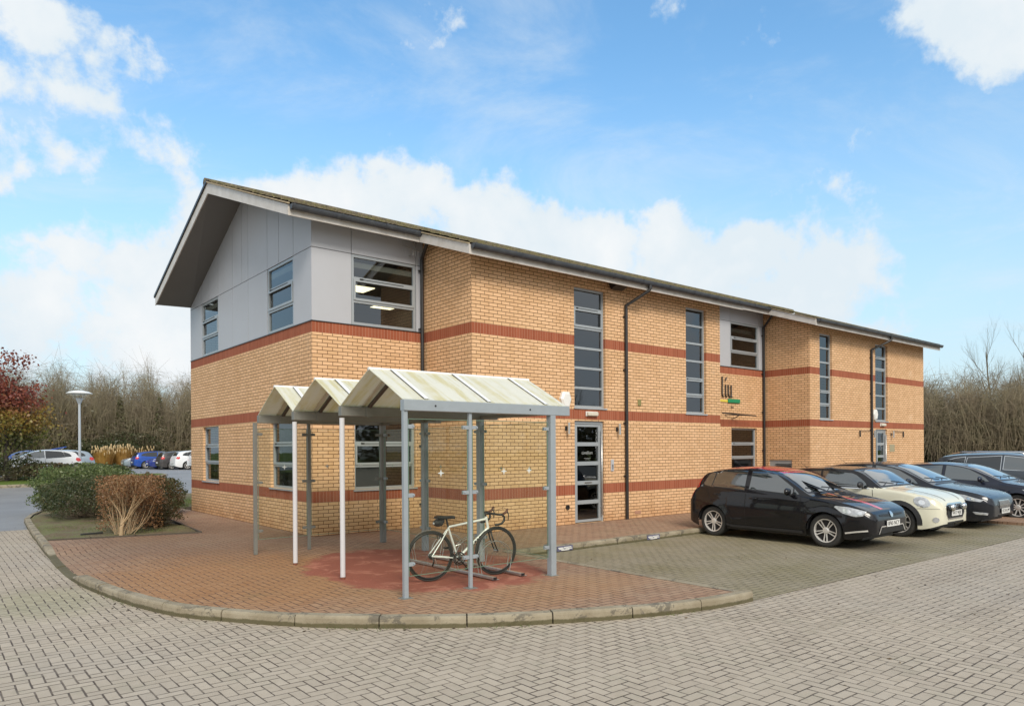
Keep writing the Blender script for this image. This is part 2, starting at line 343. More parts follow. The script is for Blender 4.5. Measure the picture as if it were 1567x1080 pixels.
# ================================================================ GROUND
def ell(s, O, cx, cy, rx, ry, ns=1.6, na=.5, soft=.25):
    sp = s.n('ShaderNodeSeparateXYZ'); s.put(sp.inputs[0], O)
    a = s.M('DIVIDE', s.M('SUBTRACT', sp.outputs[0], cx), rx); b = s.M('DIVIDE', s.M('SUBTRACT', sp.outputs[1], cy), ry)
    r = s.M('SQRT', s.M('ADD', s.M('MULTIPLY', a, a), s.M('MULTIPLY', b, b)))
    r = s.M('ADD', r, s.M('MULTIPLY', s.M('SUBTRACT', s.noise(O, ns, 6, .7, .4), .5), na*2))
    return s.mr(r, 1+soft, 1-soft)
def red_extra(s, c, O):
    # bare red dust patch under the shelter, ochre lichen round its open end, damp dark strip along the building
    lich = ell(s, O, -2.6, -3.6, 1.9, 2.8, 1.2, .5, .5)
    c = s.mix(s.M('MULTIPLY', lich, .62), c, (.36, .17, .055))
    lich2 = ell(s, O, -.2, -7.2, 1.6, .7, 2, .5, .5); c = s.mix(s.M('MULTIPLY', lich2, .35), c, (.38, .19, .07))
    damp = ell(s, O, -1.6, 1.2, 2.4, 3.2, 1.5, .4, .4); c = s.mix(s.M('MULTIPLY', damp, .5), c, (.15, .095, .06))
    dust = ell(s, O, -.35, -4.6, 1.55, 2.15, 1.6, .38, .07); s.plain = s.M('MULTIPLY', dust, .93)
    blot = s.mix(s.mr(s.noise(O, 2.2, 6, .7, .6), .5, .62), (.27, .082, .055), (.40, .155, .105))
    c = s.mix(s.M('MULTIPLY', dust, .92), c, blot)
    moss = s.mr(s.noise(O, 1.1, 6, .7), .55, .75, 0, .3); c = s.mix(moss, c, (.16, .13, .05)); return c
def grey_extra(s, c, O):
    mo = s.M('MULTIPLY', ell(s, O, -4.9, -3.2, .6, 1.0, 3, .6, .5), .30); c = s.mix(mo, c, (.24, .26, .10))
    ty = s.mr(s.noise(O, .25, 4, .6), .45, .7, 0, .25); c = s.mix(ty, c, (.36, .34, .31))
    mp = s.n('ShaderNodeMapping'); s.put(mp.inputs[0], O); mp.inputs[2].default_value = (0, 0, R(14)); mp.inputs[3].default_value = (.07, 1.1, 1)      # faint tyre tracks along the road
    c = s.mix(s.M('MULTIPLY', s.mr(s.noise(mp.outputs[0], 1.6, 4, .6), .52, .72), .32), c, (.66, .64, .62), 'MULTIPLY')
    edge = s.M('MULTIPLY', s.mr(s.noise(O, 2.4, 5, .7), .5, .68), .25); return s.mix(edge, c, (.30, .28, .20))
def bay_extra(s, c, O):
    g = s.mr(s.noise(O, .8, 6, .7), .35, .7, .15, .75); c = s.mix(g, c, (.22, .19, .10))
    oil = s.M('MULTIPLY', ell(s, O, 7.7, -7.4, .9, .8, 2, .5, .5), .55); c = s.mix(oil, c, (.07, .06, .05)); return c
M_GREY = herring_mat('grey_block_paving', ((.42, .355, .28), (.505, .43, .34), (.45, .385, .30)), (.085, .065, .05), 0, .045, grey_extra)
M_RED = herring_mat('red_block_paving', ((.315, .185, .12), (.40, .265, .18), (.35, .25, .165)), (.10, .06, .04), 0, .05, red_extra)
M_BAY = herring_mat('mossy_bay_paving', ((.29, .25, .185), (.35, .305, .23), (.31, .27, .20)), (.075, .065, .035), 0, .05, bay_extra)
def simple(name, a, b, c_, sc1, sc2, rough, bs, bd, spec=.3):
    s = NT(name); O = s.tc.outputs['Object']
    c = s.mix(s.mr(s.noise(O, sc1, 6, .65), .35, .65), a, b); c = s.mix(s.mr(s.noise(O, sc2, 5, .7), .45, .72, 0, .8), c, c_)
    s.put(s.p.inputs['Base Color'], c); s.p.inputs['Roughness'].default_value = rough; s.p.inputs['Specular IOR Level'].default_value = spec
    s.bump(s.noise(O, sc2*2, 5, .7), bs, bd); return s.m
M_ASPH = simple('asphalt', (.22, .215, .21), (.27, .265, .26), (.16, .155, .15), .4, 60, .55, .5, .006, .5)
M_GRASSG = simple('grass_ground', (.09, .14, .02), (.13, .18, .03), (.07, .09, .02), .6, 25, .95, .8, .03)
M_SOIL = simple('bare_soil', (.17, .125, .08), (.17, .18, .075), (.25, .20, .13), 1.6, 14, .95, 1, .04)
def kerb_mat():
    s = NT('concrete_kerb'); O = s.tc.outputs['Object']; sp = s.n('ShaderNodeSeparateXYZ'); s.put(sp.inputs[0], O)
    c = s.mix(s.mr(s.noise(O, 2.2, 6, .65), .35, .65), (.24, .20, .135), (.33, .285, .205)); c = s.mix(s.mr(s.noise(O, 40, 4, .7), .5, .8, 0, .6), c, (.25, .21, .15))
    c = s.mix(s.M('MULTIPLY', s.mr(s.noise(O, 3.1, 5, .75, .5), .52, .60), .85), c, (.12, .105, .08))
    low = s.M('ADD', s.mr(sp.outputs[2], -.035, -.11), s.M('MULTIPLY', s.M('SUBTRACT', s.noise(O, 6, 5, .7), .5), .9))
    c = s.mix(s.mr(low, .35, .75, 0, .85), c, (.075, .065, .025)); s.put(s.p.inputs['Base Color'], c); s.p.inputs['Roughness'].default_value = .9; s.bump(s.noise(O, 30, 6, .7), .5, .01); return s.m
M_KERB = kerb_mat()

tag(sheet('ground', -260, 340, -120, 420, 10, M_GRASSG, -.45, lambda x, y: hgt(x, y)+.42*max(sm(77, 88, y), sm(-60, -70, x), sm(88, 100, x), sm(-70, -80, y))+.42*sm(64, 74, x)*sm(6, 2, y)), kind='structure')
tag(sheet('paved_road', -45, 65, -70, 6.9, 5, M_GREY, 0), kind='structure')
tag(sheet('asphalt_road', -60, 90, 6.9, 78, 2, M_ASPH, 0), kind='structure')
# bay paving
bv = [(1.6, -8.86), (45, -9.7), (45, -4.3), (1.6, -4.3)]
tag(mesh_obj('parking_bay_paving', [(x, y, -.114) for x, y in bv], [(0, 1, 2, 3)], M_BAY), kind='structure')

def ktop(x, y):      # kerb drops to the road at the vehicle crossing on the left
    return -.095*sm(1.9, .9, y)*sm(-2.2, -1.5, y)*(1 if x < -2.5 else 0)
OUT = [(-4.05, 8.8), (-4.2, 6), (-4.33, 2.9), (-4.42, .4), (-4.44, -1.6), (-4.27, -3.4), (-3.96, -4.9), (-3.45, -5.88), (-2.83, -6.7), (-1.95, -7.47), (-1.28, -7.93), (-.57, -8.30), (.12, -8.59), (.87, -8.80), (1.35, -8.87), (1.78, -8.88)]
def smooth_path(P, step):
    """Catmull-Rom through P, resampled every `step` metres"""
    q = []
    for i in range(len(P)-1):
        p0, p1, p2, p3 = [Vector(P[max(0, min(len(P)-1, i+k))]) for k in (-1, 0, 1, 2)]
        for j in range(16):
            t = j/16; q.append(.5*((2*p1)+(-p0+p2)*t+(2*p0-5*p1+4*p2-p3)*t*t+(-p0+3*p1-3*p2+p3)*t**3))
    q.append(Vector(P[-1])); o = [q[0]]; acc = 0
    for a, b in zip(q, q[1:]):
        d = (b-a).length
        while acc+d >= step: t = (step-acc)/d; a = a+(b-a)*t; o.append(a.copy()); d = (b-a).length; acc = 0
        acc += d
    return o
def kerb_run(name, P, width=.125, side=1, stone=.915, top=ktop, zb=-.2, base=0., parent=None):
    """kerb stones laid end to end; `side` = which side of the path the stone lies on"""
    pts = smooth_path([(x, y) for x, y in P], stone/4); mb = MB(); n = len(pts); k = 0
    nor = []
    for i in range(n):
        t = (pts[min(n-1, i+1)]-pts[max(0, i-1)]).normalized(); nor.append(Vector((-t.y, t.x))*side)
    while k < n-1:
        e = min(k+4, n-1); rows = []
        for i in range(k, e+1):
            p = pts[i].copy(); tt = (pts[min(n-1, i+1)]-pts[max(0, i-1)]).normalized()
            if i == k: p += tt*.007
            if i == e: p -= tt*.007
            p += nor[i]*(.004*sin(k*7.3))
            z = top(p.x, p.y)+base; N = nor[i]; q = p+N*width; h = .0045*sin(k*3.7+1)
            sec = [(p.x, p.y, zb+base), (p.x+N.x*.006, p.y+N.y*.006, z-.03+h), (p.x+N.x*.012, p.y+N.y*.012, z-.014+h), (p.x+N.x*.028, p.y+N.y*.028, z+.001+h), (q.x, q.y, z+.003+h), (q.x, q.y, zb+base)]
            rows.append(sec)
        vs = [v for r in rows for v in r]; fs = []
        for i in range(len(rows)-1):
            for j in range(5): a = i*6+j; fs.append((a, a+1, a+7, a+6))
        fs.append((5, 4, 3, 2, 1, 0)); m = (len(rows)-1)*6; fs.append(tuple(m+j for j in range(6)))
        mb.add(vs, fs); k = e
    return tag(mb.obj(name, M_KERB, parent), kind='structure')
kerb_run('kerb', OUT)
def front_top(x, y): return 0.0
kerb_run('kerb', [(1.55, -4.30), (5, -4.31), (12, -4.33), (45, -4.5)], side=1, top=front_top)
# red pavement: outline inside the kerb, with a lowered margin at the crossing
inner = smooth_path(OUT, .25); ip = []
for i, p in enumerate(inner):
    t = (inner[min(len(inner)-1, i+1)]-inner[max(0, i-1)]).normalized(); ip.append((p.x-t.y*.125, p.y+t.x*.125))
ip = [p for p in ip if p[1] < 2.86] 
ip[0] = (ip[0][0], 2.86); ip = [p for p in ip if p[0] < 1.45]
bm = bmesh.new()
poly = ip + [(1.56, -8.74), (1.56, -4.175), (45, -4.37), (45, -1.0), (0.0, 0.0), (0.0, 9.55), (-.42, 9.55), (-1.19, 6.9), (-1.52, 2.22)]
vs = [bm.verts.new((x, y, ktop(x, y)-.002)) for x, y in poly]; f = bm.faces.new(vs); f.normal_update()
bmesh.ops.triangulate(bm, faces=[f])
# cut rows so the dip at the crossing stays near the kerb
for xx in (-4.1, -3.7, -3.3, -2.9):
    r = bmesh.ops.bisect_plane(bm, geom=list(bm.verts)+list(bm.edges)+list(bm.faces), plane_co=(xx, 0, 0), plane_no=(1, 0, 0))
for yy in (2.2, 1.6, 1.0, .4, -.4, -1.2, -1.8, -2.4):
    bmesh.ops.bisect_plane(bm, geom=list(bm.verts)+list(bm.edges)+list(bm.faces), plane_co=(0, yy, 0), plane_no=(0, 1, 0))
for v in bm.verts: v.co.z = ktop(-4, v.co.y)*sm(-3.0, -4.2, v.co.x)-.002
me = bpy.data.meshes.new('red_pavement'); bm.normal_update(); bm.to_mesh(me); bm.free(); me.materials.append(M_RED)
o = bpy.data.objects.new('red_pavement', me); col.objects.link(o); tag(o, kind='structure')
# upstand where the pavement meets the bay, edged by a flush concrete strip
tag(MB().box(1.5, 1.62, -8.74, -4.30, -.2, .004).obj('edging_strip', M_KERB), kind='structure')
# right-hand red island
isl = [(13.75, -8.95), (13.75, -7.2), (14.1, -5.9), (14.1, -4.4), (15.0, -4.4), (15.0, -7.3), (20, -7.6), (20, -9.1)]
mb = MB(); n = len(isl); mb.add([(x, y, -.05) for x, y in isl]+[(x, y, -.2) for x, y in isl], [tuple(range(n))]+[(i, i+n, (i+1) % n+n, (i+1) % n) for i in range(n)])
tag(mb.obj('red_pavement', M_RED), kind='structure')
# planting bed with bare soil
bed = [(-4.22, 2.86), (-4.07, 6), (-3.93, 8.8), (-3.4, 11.2), (-1.9, 14.2), (.6, 16.6), (3.5, 17.6), (9, 17.8), (9, 9.55), (-.42, 9.55), (-1.19, 6.9), (-1.52, 2.22)]
def soil_z(x, y): return .015+.03*math.sin(x*3.1)*math.sin(y*2.3)
bm = bmesh.new(); f = bm.faces.new([bm.verts.new((x, y, 0)) for x, y in bed]); f.normal_update(); bmesh.ops.triangulate(bm, faces=[f])
for a in range(-16, 36):
    bmesh.ops.bisect_plane(bm, geom=list(bm.verts)+list(bm.edges)+list(bm.faces), plane_co=(a*.25, 0, 0), plane_no=(1, 0, 0))
for a in range(9, 72):
    bmesh.ops.bisect_plane(bm, geom=list(bm.verts)+list(bm.edges)+list(bm.faces), plane_co=(0, a*.25, 0), plane_no=(0, 1, 0))
for v in bm.verts: v.co.z = -.02 if v.is_boundary else soil_z(v.co.x, v.co.y)+random.uniform(-.012, .012)
me = bpy.data.meshes.new('soil_bed'); bm.normal_update(); bm.to_mesh(me); bm.free(); me.materials.append(M_SOIL); me.polygons.foreach_set('use_smooth', [True]*len(me.polygons))
tag(bpy.data.objects.new('soil_bed', me), kind='structure'); col.objects.link(bpy.data.objects['soil_bed'])
kerb_run('kerb', [(-4.05, 8.9), (-3.52, 11.3), (-2.0, 14.3), (.5, 16.75), (3.5, 17.8), (9.2, 18.0)], side=-1)
# low timber edging between bed and pavement
mb = MB()
for a, b in (((-1.52, 2.22), (-1.19, 6.9)), ((-1.19, 6.9), (-.42, 9.55)), ((-4.2, 2.86), (-1.52, 2.22)), ((-.42, 9.55), (2.0, 9.6))):
    a, b = Vector(a), Vector(b); t = (b-a).normalized(); N = Vector((-t.y, t.x))*.02
    q = [a-N, b-N, b+N, a+N]; mb.add([(p.x, p.y, -.1) for p in q]+[(p.x, p.y, .028) for p in q], [(4, 5, 6, 7), (0, 1, 5, 4), (1, 2, 6, 5), (2, 3, 7, 6), (3, 0, 4, 7)])
tag(mb.obj('edging_strip', mat('dark_edging', (.08, .065, .05), .9)), kind='structure')
# grass island beyond the road
gi = [(-26, 26.2), (-1.4, 26.5), (1.6, 27.6), (4.0, 29.2), (4.5, 30.0), (3.9, 30.6), (1.6, 30.3), (-1, 30.4), (-26, 30.3)]
gi = [(x, y) for x, y in gi]
bm = bmesh.new(); f = bm.faces.new([bm.verts.new((x, y, 0)) for x, y in gi]); f.normal_update(); bmesh.ops.triangulate(bm, faces=[f])
for a in range(-25, 6): bmesh.ops.bisect_plane(bm, geom=list(bm.verts)+list(bm.edges)+list(bm.faces), plane_co=(a, 0, 0), plane_no=(1, 0, 0))
for a in range(26, 31): bmesh.ops.bisect_plane(bm, geom=list(bm.verts)+list(bm.edges)+list(bm.faces), plane_co=(0, a+.5, 0), plane_no=(0, 1, 0))
for v in bm.verts: v.co.z = hgt(v.co.x, v.co.y)+.13
me = bpy.data.meshes.new('grass_verge'); bm.normal_update(); bm.to_mesh(me); bm.free(); me.materials.append(M_GRASSG)
o = bpy.data.objects.new('grass_verge', me); col.objects.link(o); tag(o, kind='structure')
kerb_run('kerb', gi+[gi[0]], side=1, top=lambda x, y: hgt(x, y)+.14, zb=-.25)
kerb_run('kerb', [(-20, 52), (5.5, 52.5), (7.2, 55), (7.4, 60)], side=1, top=lambda x, y: hgt(x, y)+.1, zb=0)
tag(sheet('grass_verge', -20, 7.3, 52.6, 75, 2, M_GRASSG, .09), kind='structure')

# ================================================================ BUILDING
B = tag(empty('brick_office_building', (0, 0, 0)), 'two-storey buff brick office building with red brick bands and grey gable cladding', 'building')
CY = -1.8439; X1, X2, X3, X4 = 2.64, 11.25, 16.18, 25.11; RY2 = -.18; W = 8.5
BANDS = [(.675, .9), (2.42, 2.645), (4.125, 4.35)]
def wall(origin, U, umax, ztop, holes=(), zbot=-.12, nin=None, uoff=0., depth=.10, slope=False):
    """brick wall in the vertical plane through origin along U; holes are (u0,u1,z0,z1)"""
    o = Vector(origin); U = Vector(U); nin = Vector(nin)
    us = sorted({0., umax, *[h[0] for h in holes], *[h[1] for h in holes]})
    zs = sorted({zbot, ztop, *[b for p in BANDS for b in p if b < ztop], *[h[2] for h in holes], *[min(ztop, h[3]) for h in holes]})
    P = lambda u, z, d=0.: o+U*u+Vector((0, 0, z))+nin*d
    res = {0: ([], [], []), 1: ([], [], [])}
    def q(k, pts, uv):
        v, f, t = res[k]; b = len(v); v += pts; f.append(tuple(range(b, b+4))); t.append(uv)
    band = lambda z: next((b for b in BANDS if b[0]-1e-6 <= z < b[1]), None)
    for a, b in zip(us, us[1:]):
        for c, d in zip(zs, zs[1:]):
            if any(h[0]-1e-6 <= a and b <= h[1]+1e-6 and h[2]-1e-6 <= c and d <= h[3]+1e-6 for h in holes): continue
            bd = band((c+d)/2); k = 1 if bd else 0; z0 = bd[0] if bd else (0 if c < .6 else BANDS[0][1] if c < 2.3 else BANDS[1][1] if c < 4.1 else BANDS[2][1])
            uv = lambda u, z: (u+uoff, (z-z0) if bd else (z-z0+(0 if c < .6 else 9)))
            q(k, [P(a, c), P(b, c), P(b, d), P(a, d)], [uv(a, c), uv(b, c), uv(b, d), uv(a, d)])
    for h in holes:
        a, b, c, d = h; zz = [c]+[z for z in zs if c < z < min(d, ztop)]+[min(d, ztop)]
        for s_, u in ((1, a), (0, b)):
            for z0_, z1_ in zip(zz, zz[1:]):
                bd = band((z0_+z1_)/2); k = 1 if bd else 0; off = bd[0] if bd else (0 if z0_ < .6 else BANDS[0][1] if z0_ < 2.3 else BANDS[1][1] if z0_ < 4.1 else BANDS[2][1])
                q(k, [P(u, z0_), P(u, z0_, depth), P(u, z1_, depth), P(u, z1_)], [(u+uoff, z0_-off+9), (u+uoff+depth, z0_-off+9), (u+uoff+depth, z1_-off+9), (u+uoff, z1_-off+9)] if not bd else [(u+uoff, z0_-off), (u+uoff+depth, z0_-off), (u+uoff+depth, z1_-off), (u+uoff, z1_-off)])
        k = 1 if band(d+.01) else 0
        q(k, [P(a, d), P(a, d, depth), P(b, d, depth), P(b, d)], [(a+uoff, 9.01), (a+uoff, 9.06), (b+uoff, 9.06), (b+uoff, 9.01)])
        q(0, [P(a, c), P(b, c), P(b, c, depth), P(a, c, depth)], [(a+uoff, 9.01), (b+uoff, 9.01), (b+uoff, 9.06), (a+uoff, 9.06)])
    for k, nm, mt in ((0, 'wall', M_BRICK), (1, 'brick_band', M_BAND)):
        v, f, t = res[k]
        if not f: continue
        if k == 0: parts = [list(range(len(f)))]
        else:     # each unbroken stretch of red band is a part of its own
            key = [{tuple(round(c, 3) for c in v[j]) for j in g} for g in f]; parts = []; left_ = set(range(len(f)))
            while left_:
                st = [left_.pop()]; comp = []
                while st:
                    i = st.pop(); comp.append(i); nb = [j for j in left_ if key[i] & key[j]]; left_.difference_update(nb); st += nb
                parts.append(comp)
        for idx in parts:
            vv = [v[j] for i in idx for j in f[i]]; ff = [tuple(range(4*n_, 4*n_+4)) for n_ in range(len(idx))]; tt = [t[i] for i in idx]
            ob = mesh_obj(nm, vv, ff, mt, B, uvs=tt)
            bm = bmesh.new(); bm.from_mesh(ob.data)
            if slope: bmesh.ops.bisect_plane(bm, geom=list(bm.verts)+list(bm.edges)+list(bm.faces), plane_co=(0, 0, 6.405), plane_no=(0, -.35, 1), clear_outer=True)
            bmesh.ops.remove_doubles(bm, verts=list(bm.verts), dist=.0005); bm.to_mesh(ob.data); bm.free()
def mapper(origin, U, nin):
    o = Vector(origin); U = Vector(U); nin = Vector(nin)
    return lambda u, d, z: o+U*u+nin*d+Vector((0, 0, z))
def pbox(mb, mp, u0, u1, d0, d1, z0, z1):
    vs = [mp(u, d, z) for z in (z0, z1) for d in (d0, d1) for u in (u0, u1)]
    mb.add(vs, [(0, 2, 3, 1), (4, 5, 7, 6), (0, 1, 5, 4), (2, 6, 7, 3), (0, 4, 6, 2), (1, 3, 7, 5)])
def window(mp, u0, u1, z0, z1, rows, openrow=None, set_d=.07, sill=True, splits=None, door=False):
    fw = .055; d0, d1 = set_d, set_d+.06; mb = MB()
    pbox(mb, mp, u0, u0+fw, d0, d1, z0, z1); pbox(mb, mp, u1-fw, u1, d0, d1, z0, z1)
    zz = splits or [z0+(z1-z0)*i/rows for i in range(rows+1)]
    pbox(mb, mp, u0+fw, u1-fw, d0+.002, d1, z0, z0+fw); pbox(mb, mp, u0+fw, u1-fw, d0+.002, d1, z1-fw, z1)
    for z in zz[1:-1]: pbox(mb, mp, u0+fw, u1-fw, d0+.002, d1, z-.027, z+.027)
    win = mb.obj('window', M_FRAME, B)
    for i in range(len(zz)-1):
        a = zz[i]+(fw if i == 0 else .027); b = zz[i+1]-(fw if i == len(zz)-2 else .027); e = 0.
        if openrow == i:      # opening light: a second frame standing proud, with its stay bar
            e = .045; m2 = MB(); ua, ub = u0+fw-.012, u1-fw+.012
            pbox(m2, mp, ua, ua+e, d0-.02, d0+.02, a, b); pbox(m2, mp, ub-e, ub, d0-.02, d0+.02, a, b)
            pbox(m2, mp, ua+e, ub-e, d0-.018, d0+.02, a-.005, a+e); pbox(m2, mp, ua+e, ub-e, d0-.018, d0+.02, b-e, b+.005)
            m2.obj('opening_light', M_FRAME, win)
            m3 = MB(); pbox(m3, mp, u0+(u1-u0)*.12, u0+(u1-u0)*.17, d0-.03, d0-.012, b-.004, b+.024); pbox(m3, mp, u0+(u1-u0)*.17, u0+(u1-u0)*.8, d0-.026, d0-.016, b+.002, b+.012); m3.obj('stay', M_DARK, win)
        m4 = MB(); m4.add([mp(u0+fw+e, d0+.034, a+e), mp(u1-fw-e, d0+.034, a+e), mp(u1-fw-e, d0+.034, b-e), mp(u0+fw+e, d0+.034, b-e)], [(0, 1, 2, 3)])
        m4.obj('pane', M_PANE, win)
    if sill:
        m5 = MB(); pbox(m5, mp, u0-.03, u1+.03, -.03, d1+.03, z0-.03, z0-.002); m5.obj('sill', M_SILL, win)
    return win
# --- main front walls: first projecting block and second projecting block
mpA = mapper((0, CY, 0), (1, 0, 0), (0, 1, 0))
ZT = 5.80
def opening(u0, u1, z0, z1, x0): return (u0-x0, u1-x0, z0, z1)
wall((X1, CY, 0), (1, 0, 0), X2-X1, ZT, [opening(5.56, 6.60, 2.69, 5.49, X1), opening(5.56, 6.54, 0., 2.385, X1), opening(9.71, 10.60, 2.66, 5.52, X1)], nin=(0, 1, 0))
window(mpA, 5.56, 6.60, 2.69, 5.49, 6, 4); window(mpA, 9.71, 10.60, 2.66, 5.52, 6, 1)
wall((X3, CY, 0), (1, 0, 0), X4-X3, ZT, [opening(16.81, 17.64, 2.66, 5.51, X3), opening(20.84, 21.85, 2.68, 5.51, X3), opening(20.84, 21.78, 0., 2.385, X3)], nin=(0, 1, 0), uoff=X3-X1)
window(mpA, 16.81, 17.64, 2.66, 5.51, 6, 1); window(mpA, 20.84, 21.85, 2.68, 5.51, 6, 4)
# --- return walls (they face left) and far end
wall((X1, 0, 0), (0, -1, 0), -CY, 6.38, nin=(1, 0, 0), uoff=.1, slope=True)
wall((X3, RY2, 0), (0, -1, 0), -CY+RY2, 6.32, [(.20, 1.02, .0, 1.32)], nin=(1, 0, 0), uoff=.1, slope=True)
wall((X2, CY, 0), (0, 1, 0), -CY+RY2, 6.3, nin=(-1, 0, 0), slope=True); wall((X4, CY, 0), (0, 1, 0), 10.34, 6.0, nin=(-1, 0, 0), slope=True)
# --- recess 1 ground floor, gable end, rear
mp1 = mapper((0, 0, 0), (1, 0, 0), (0, 1, 0))
wall((0, 0, 0), (1, 0, 0), X1, 4.35, [(.93, 2.42, .9, 2.385)], nin=(0, 1, 0)); window(mp1, .93, 2.42, .9, 2.385, 3, 1)
wall((0, W, 0), (0, -1, 0), W, 4.35, [(W-7.36, W-5.96, .9, 2.40), (W-2.28, W-.92, .9, 2.40)], nin=(1, 0, 0))
mpG = mapper((0, W, 0), (0, -1, 0), (1, 0, 0)); window(mpG, W-7.36, W-5.96, .9, 2.40, 3, 1); window(mpG, W-2.28, W-.92, .9, 2.40, 3, 1)
wall((X4, W, 0), (-1, 0, 0), X4, 5.95, nin=(0, -1, 0))
# --- recess 2
mp2 = mapper((0, RY2, 0), (1, 0, 0), (0, 1, 0))
wall((X2, RY2, 0), (1, 0, 0), X3-X2, 4.35, [opening(14.27, 15.74, .9, 2.385, X2), opening(11.8, 13.2, .9, 2.385, X2)], nin=(0, 1, 0)); window(mp2, 14.27, 15.74, .9, 2.385, 3, 1); window(mp2, 11.8, 13.2, .9, 2.385, 3, 1)
# --- grey cladding: separate panels with dark open joints
def cladding(mp, us_low, us_top, z0, zj, top, wins):
    g = .007; mb = MB(); bk = MB()
    def inwin(a, b): return any(w[0]-.01 <= a and b <= w[1]+.01 for w in wins)
    for a, b in zip(us_low, us_low[1:]):
        if not inwin(a, b): pbox(mb, mp, a+g, b-g, 0, .03, z0+.004, zj-g)
    for a, b in zip(us_top, us_top[1:]):
        za, zb_ = top(a), top(b)
        vs = [mp(a+g, d, zj+g) for d in (0, .03)]+[mp(b-g, d, zj+g) for d in (0, .03)]+[mp(b-g, d, zb_) for d in (0, .03)]+[mp(a+g, d, za) for d in (0, .03)]
        mb.add(vs, [(0, 2, 4, 6), (0, 6, 7, 1), (2, 3, 5, 4), (0, 1, 3, 2), (4, 5, 7, 6)])
    o = mb.obj('cladding', M_CLAD, B)
    ulo, uhi = us_low[0], us_low[-1]
    us = sorted({ulo, uhi, *[w[0] for w in wins], *[w[1] for w in wins]})
    for a, b in zip(us, us[1:]):
        if not inwin(a, b): bk.add([mp(a+.002, .034, z0), mp(b-.002, .034, z0), mp(b-.002, .034, zj), mp(a+.002, .034, zj)], [(0, 1, 2, 3)])
    for a, b in zip(us_top, us_top[1:]): bk.add([mp(a, .034, zj), mp(b, .034, zj), mp(b, .034, top(b)-.01), mp(a, .034, top(a)-.01)], [(0, 1, 2, 3)])
    bk.obj('backing', M_CLADB, o)
    fl = MB(); pbox(fl, mp, ulo-.012, uhi, -.018, .05, z0-.012, z0+.004); fl.obj('flashing', M_PIPE, o)
sf = lambda y: 6.40+.35*y
cladding(mp1, [0, .88, 2.45, X1], [0, .88, 2.45, X1], 4.36, 5.845, lambda u: 6.39, [(.88, 2.45)])
window(mp1, .885, 2.445, 4.37, 5.84, 3, 1, set_d=.012, sill=False)
cladding(mp2, [X2, 14.23, 15.87, X3], [X2, 12.2, 14.23, 15.87, X3], 4.36, 5.845, lambda u: 6.33, [(14.23, 15.87)])
window(mp2, 14.235, 15.865, 4.37, 5.84, 3, 1, set_d=.012, sill=False)
JL = [0, W-7.39, W-5.94, W-4.79, W-3.66, W-2.41, W-.92, W]; JT = [0, W-7.39, W-6.73, W-5.94, W-4.79, 4.4, W-3.66, W-2.41, W-1.72, W-.92, W]
def gtop(u):
    y = W-u; return sf(y) if y < 4.1 else 7.85-(y-4.1)*(7.85-5.92)/(8.5-4.1)
cladding(mpG, JL, JT, 4.36, 5.845, gtop, [(W-7.39, W-5.94), (W-2.41, W-.92)])
window(mpG, W-7.385, W-5.945, 4.37, 5.84, 3, 1, set_d=.012, sill=False); window(mpG, W-2.405, W-.925, 4.37, 5.84, 3, 1, set_d=.012, sill=False)
# --- doors
def door(x0, x1, z1, side, lettering=None):
    mb = MB(); fo = .05
    pbox(mb, mpA, x0, x0+fo, .05, .13, 0, z1); pbox(mb, mpA, x1-fo, x1, .05, .13, 0, z1); pbox(mb, mpA, x0+fo, x1-fo, .05, .13, z1-.07, z1)
    fr = mb.obj('door_frame', M_FRAME, B)
    a, b = (x0+fo+side, x1-fo-.005); m = MB(); st = .085; zs = [.03+(z1-.12)*i/5 for i in range(6)]
    pbox(m, mpA, a, a+st, .06, .11, .02, z1-.08); pbox(m, mpA, b-st, b, .06, .11, .02, z1-.08)
    for i, z in enumerate(zs): pbox(m, mpA, a+st, b-st, .062, .108, (.02 if i == 0 else z-.045), (z1-.08 if i == 5 else z+.045))
    d = m.obj('door', M_FRAME, B)
    for i in range(5): MB().add([mpA(a+st, .085, zs[i]+.045), mpA(b-st, .085, zs[i]+.045), mpA(b-st, .085, zs[i+1]-.045), mpA(a+st, .085, zs[i+1]-.045)], [(0, 1, 2, 3)]).obj('pane', M_PANE, d)
    if side > .1:
        MB().add([mpA(x0+fo, .08, .03), mpA(a, .08, .03), mpA(a, .08, z1-.08), mpA(x0+fo, .08, z1-.08)], [(0, 1, 2, 3)]).obj('pane', M_PANE, fr)
    h = MB(); h.tube([mpA(b-.03, .0, .15), mpA(b-.03, .0, z1-.2)], .017, 10)
    for z in (.35, 1.2, 2.0): h.tube([mpA(b-.03, .0, z), mpA(b-.03, .07, z)], .01, 8)
    h.obj('handle', M_STEEL, d, smooth=True)
    lb = MB(); pbox(lb, mpA, (a+b)/2-.13, (a+b)/2+.13, .055, .064, zs[2]-.02, zs[2]+.02); lb.obj('letter_box', M_STEEL, d)
    lb = MB(); pbox(lb, mpA, (a+b)/2-.11, (a+b)/2+.11, .052, .058, zs[2]-.008, zs[2]+.008); lb.obj('letter_slot', M_HOLE, d)
    return d, (a+b)/2, zs
M_LET = mat('frosted_lettering', (.34, .36, .35), .6)
d, cx_, zs = door(5.56, 6.54, 2.385, 0)
Mx = lambda x, y, z: Matrix.Translation((x, y, z)) @ Matrix.Rotation(pi/2, 4, 'X')
text_obj('lettering', 'consilium', .112, M_LET, d, Mx(cx_-.01, CY+.078, zs[3]+.25), .001, sx=.86)
mb = MB(); pbox(mb, mpA, cx_-.11, cx_+.11, .081, .084, zs[3]+.118, zs[3]+.124); pbox(mb, mpA, cx_-.07, cx_+.07, .081, .084, zs[3]+.09, zs[3]+.095); mb.obj('lettering', M_LET, d)
door(20.84, 21.78, 2.385, .16)
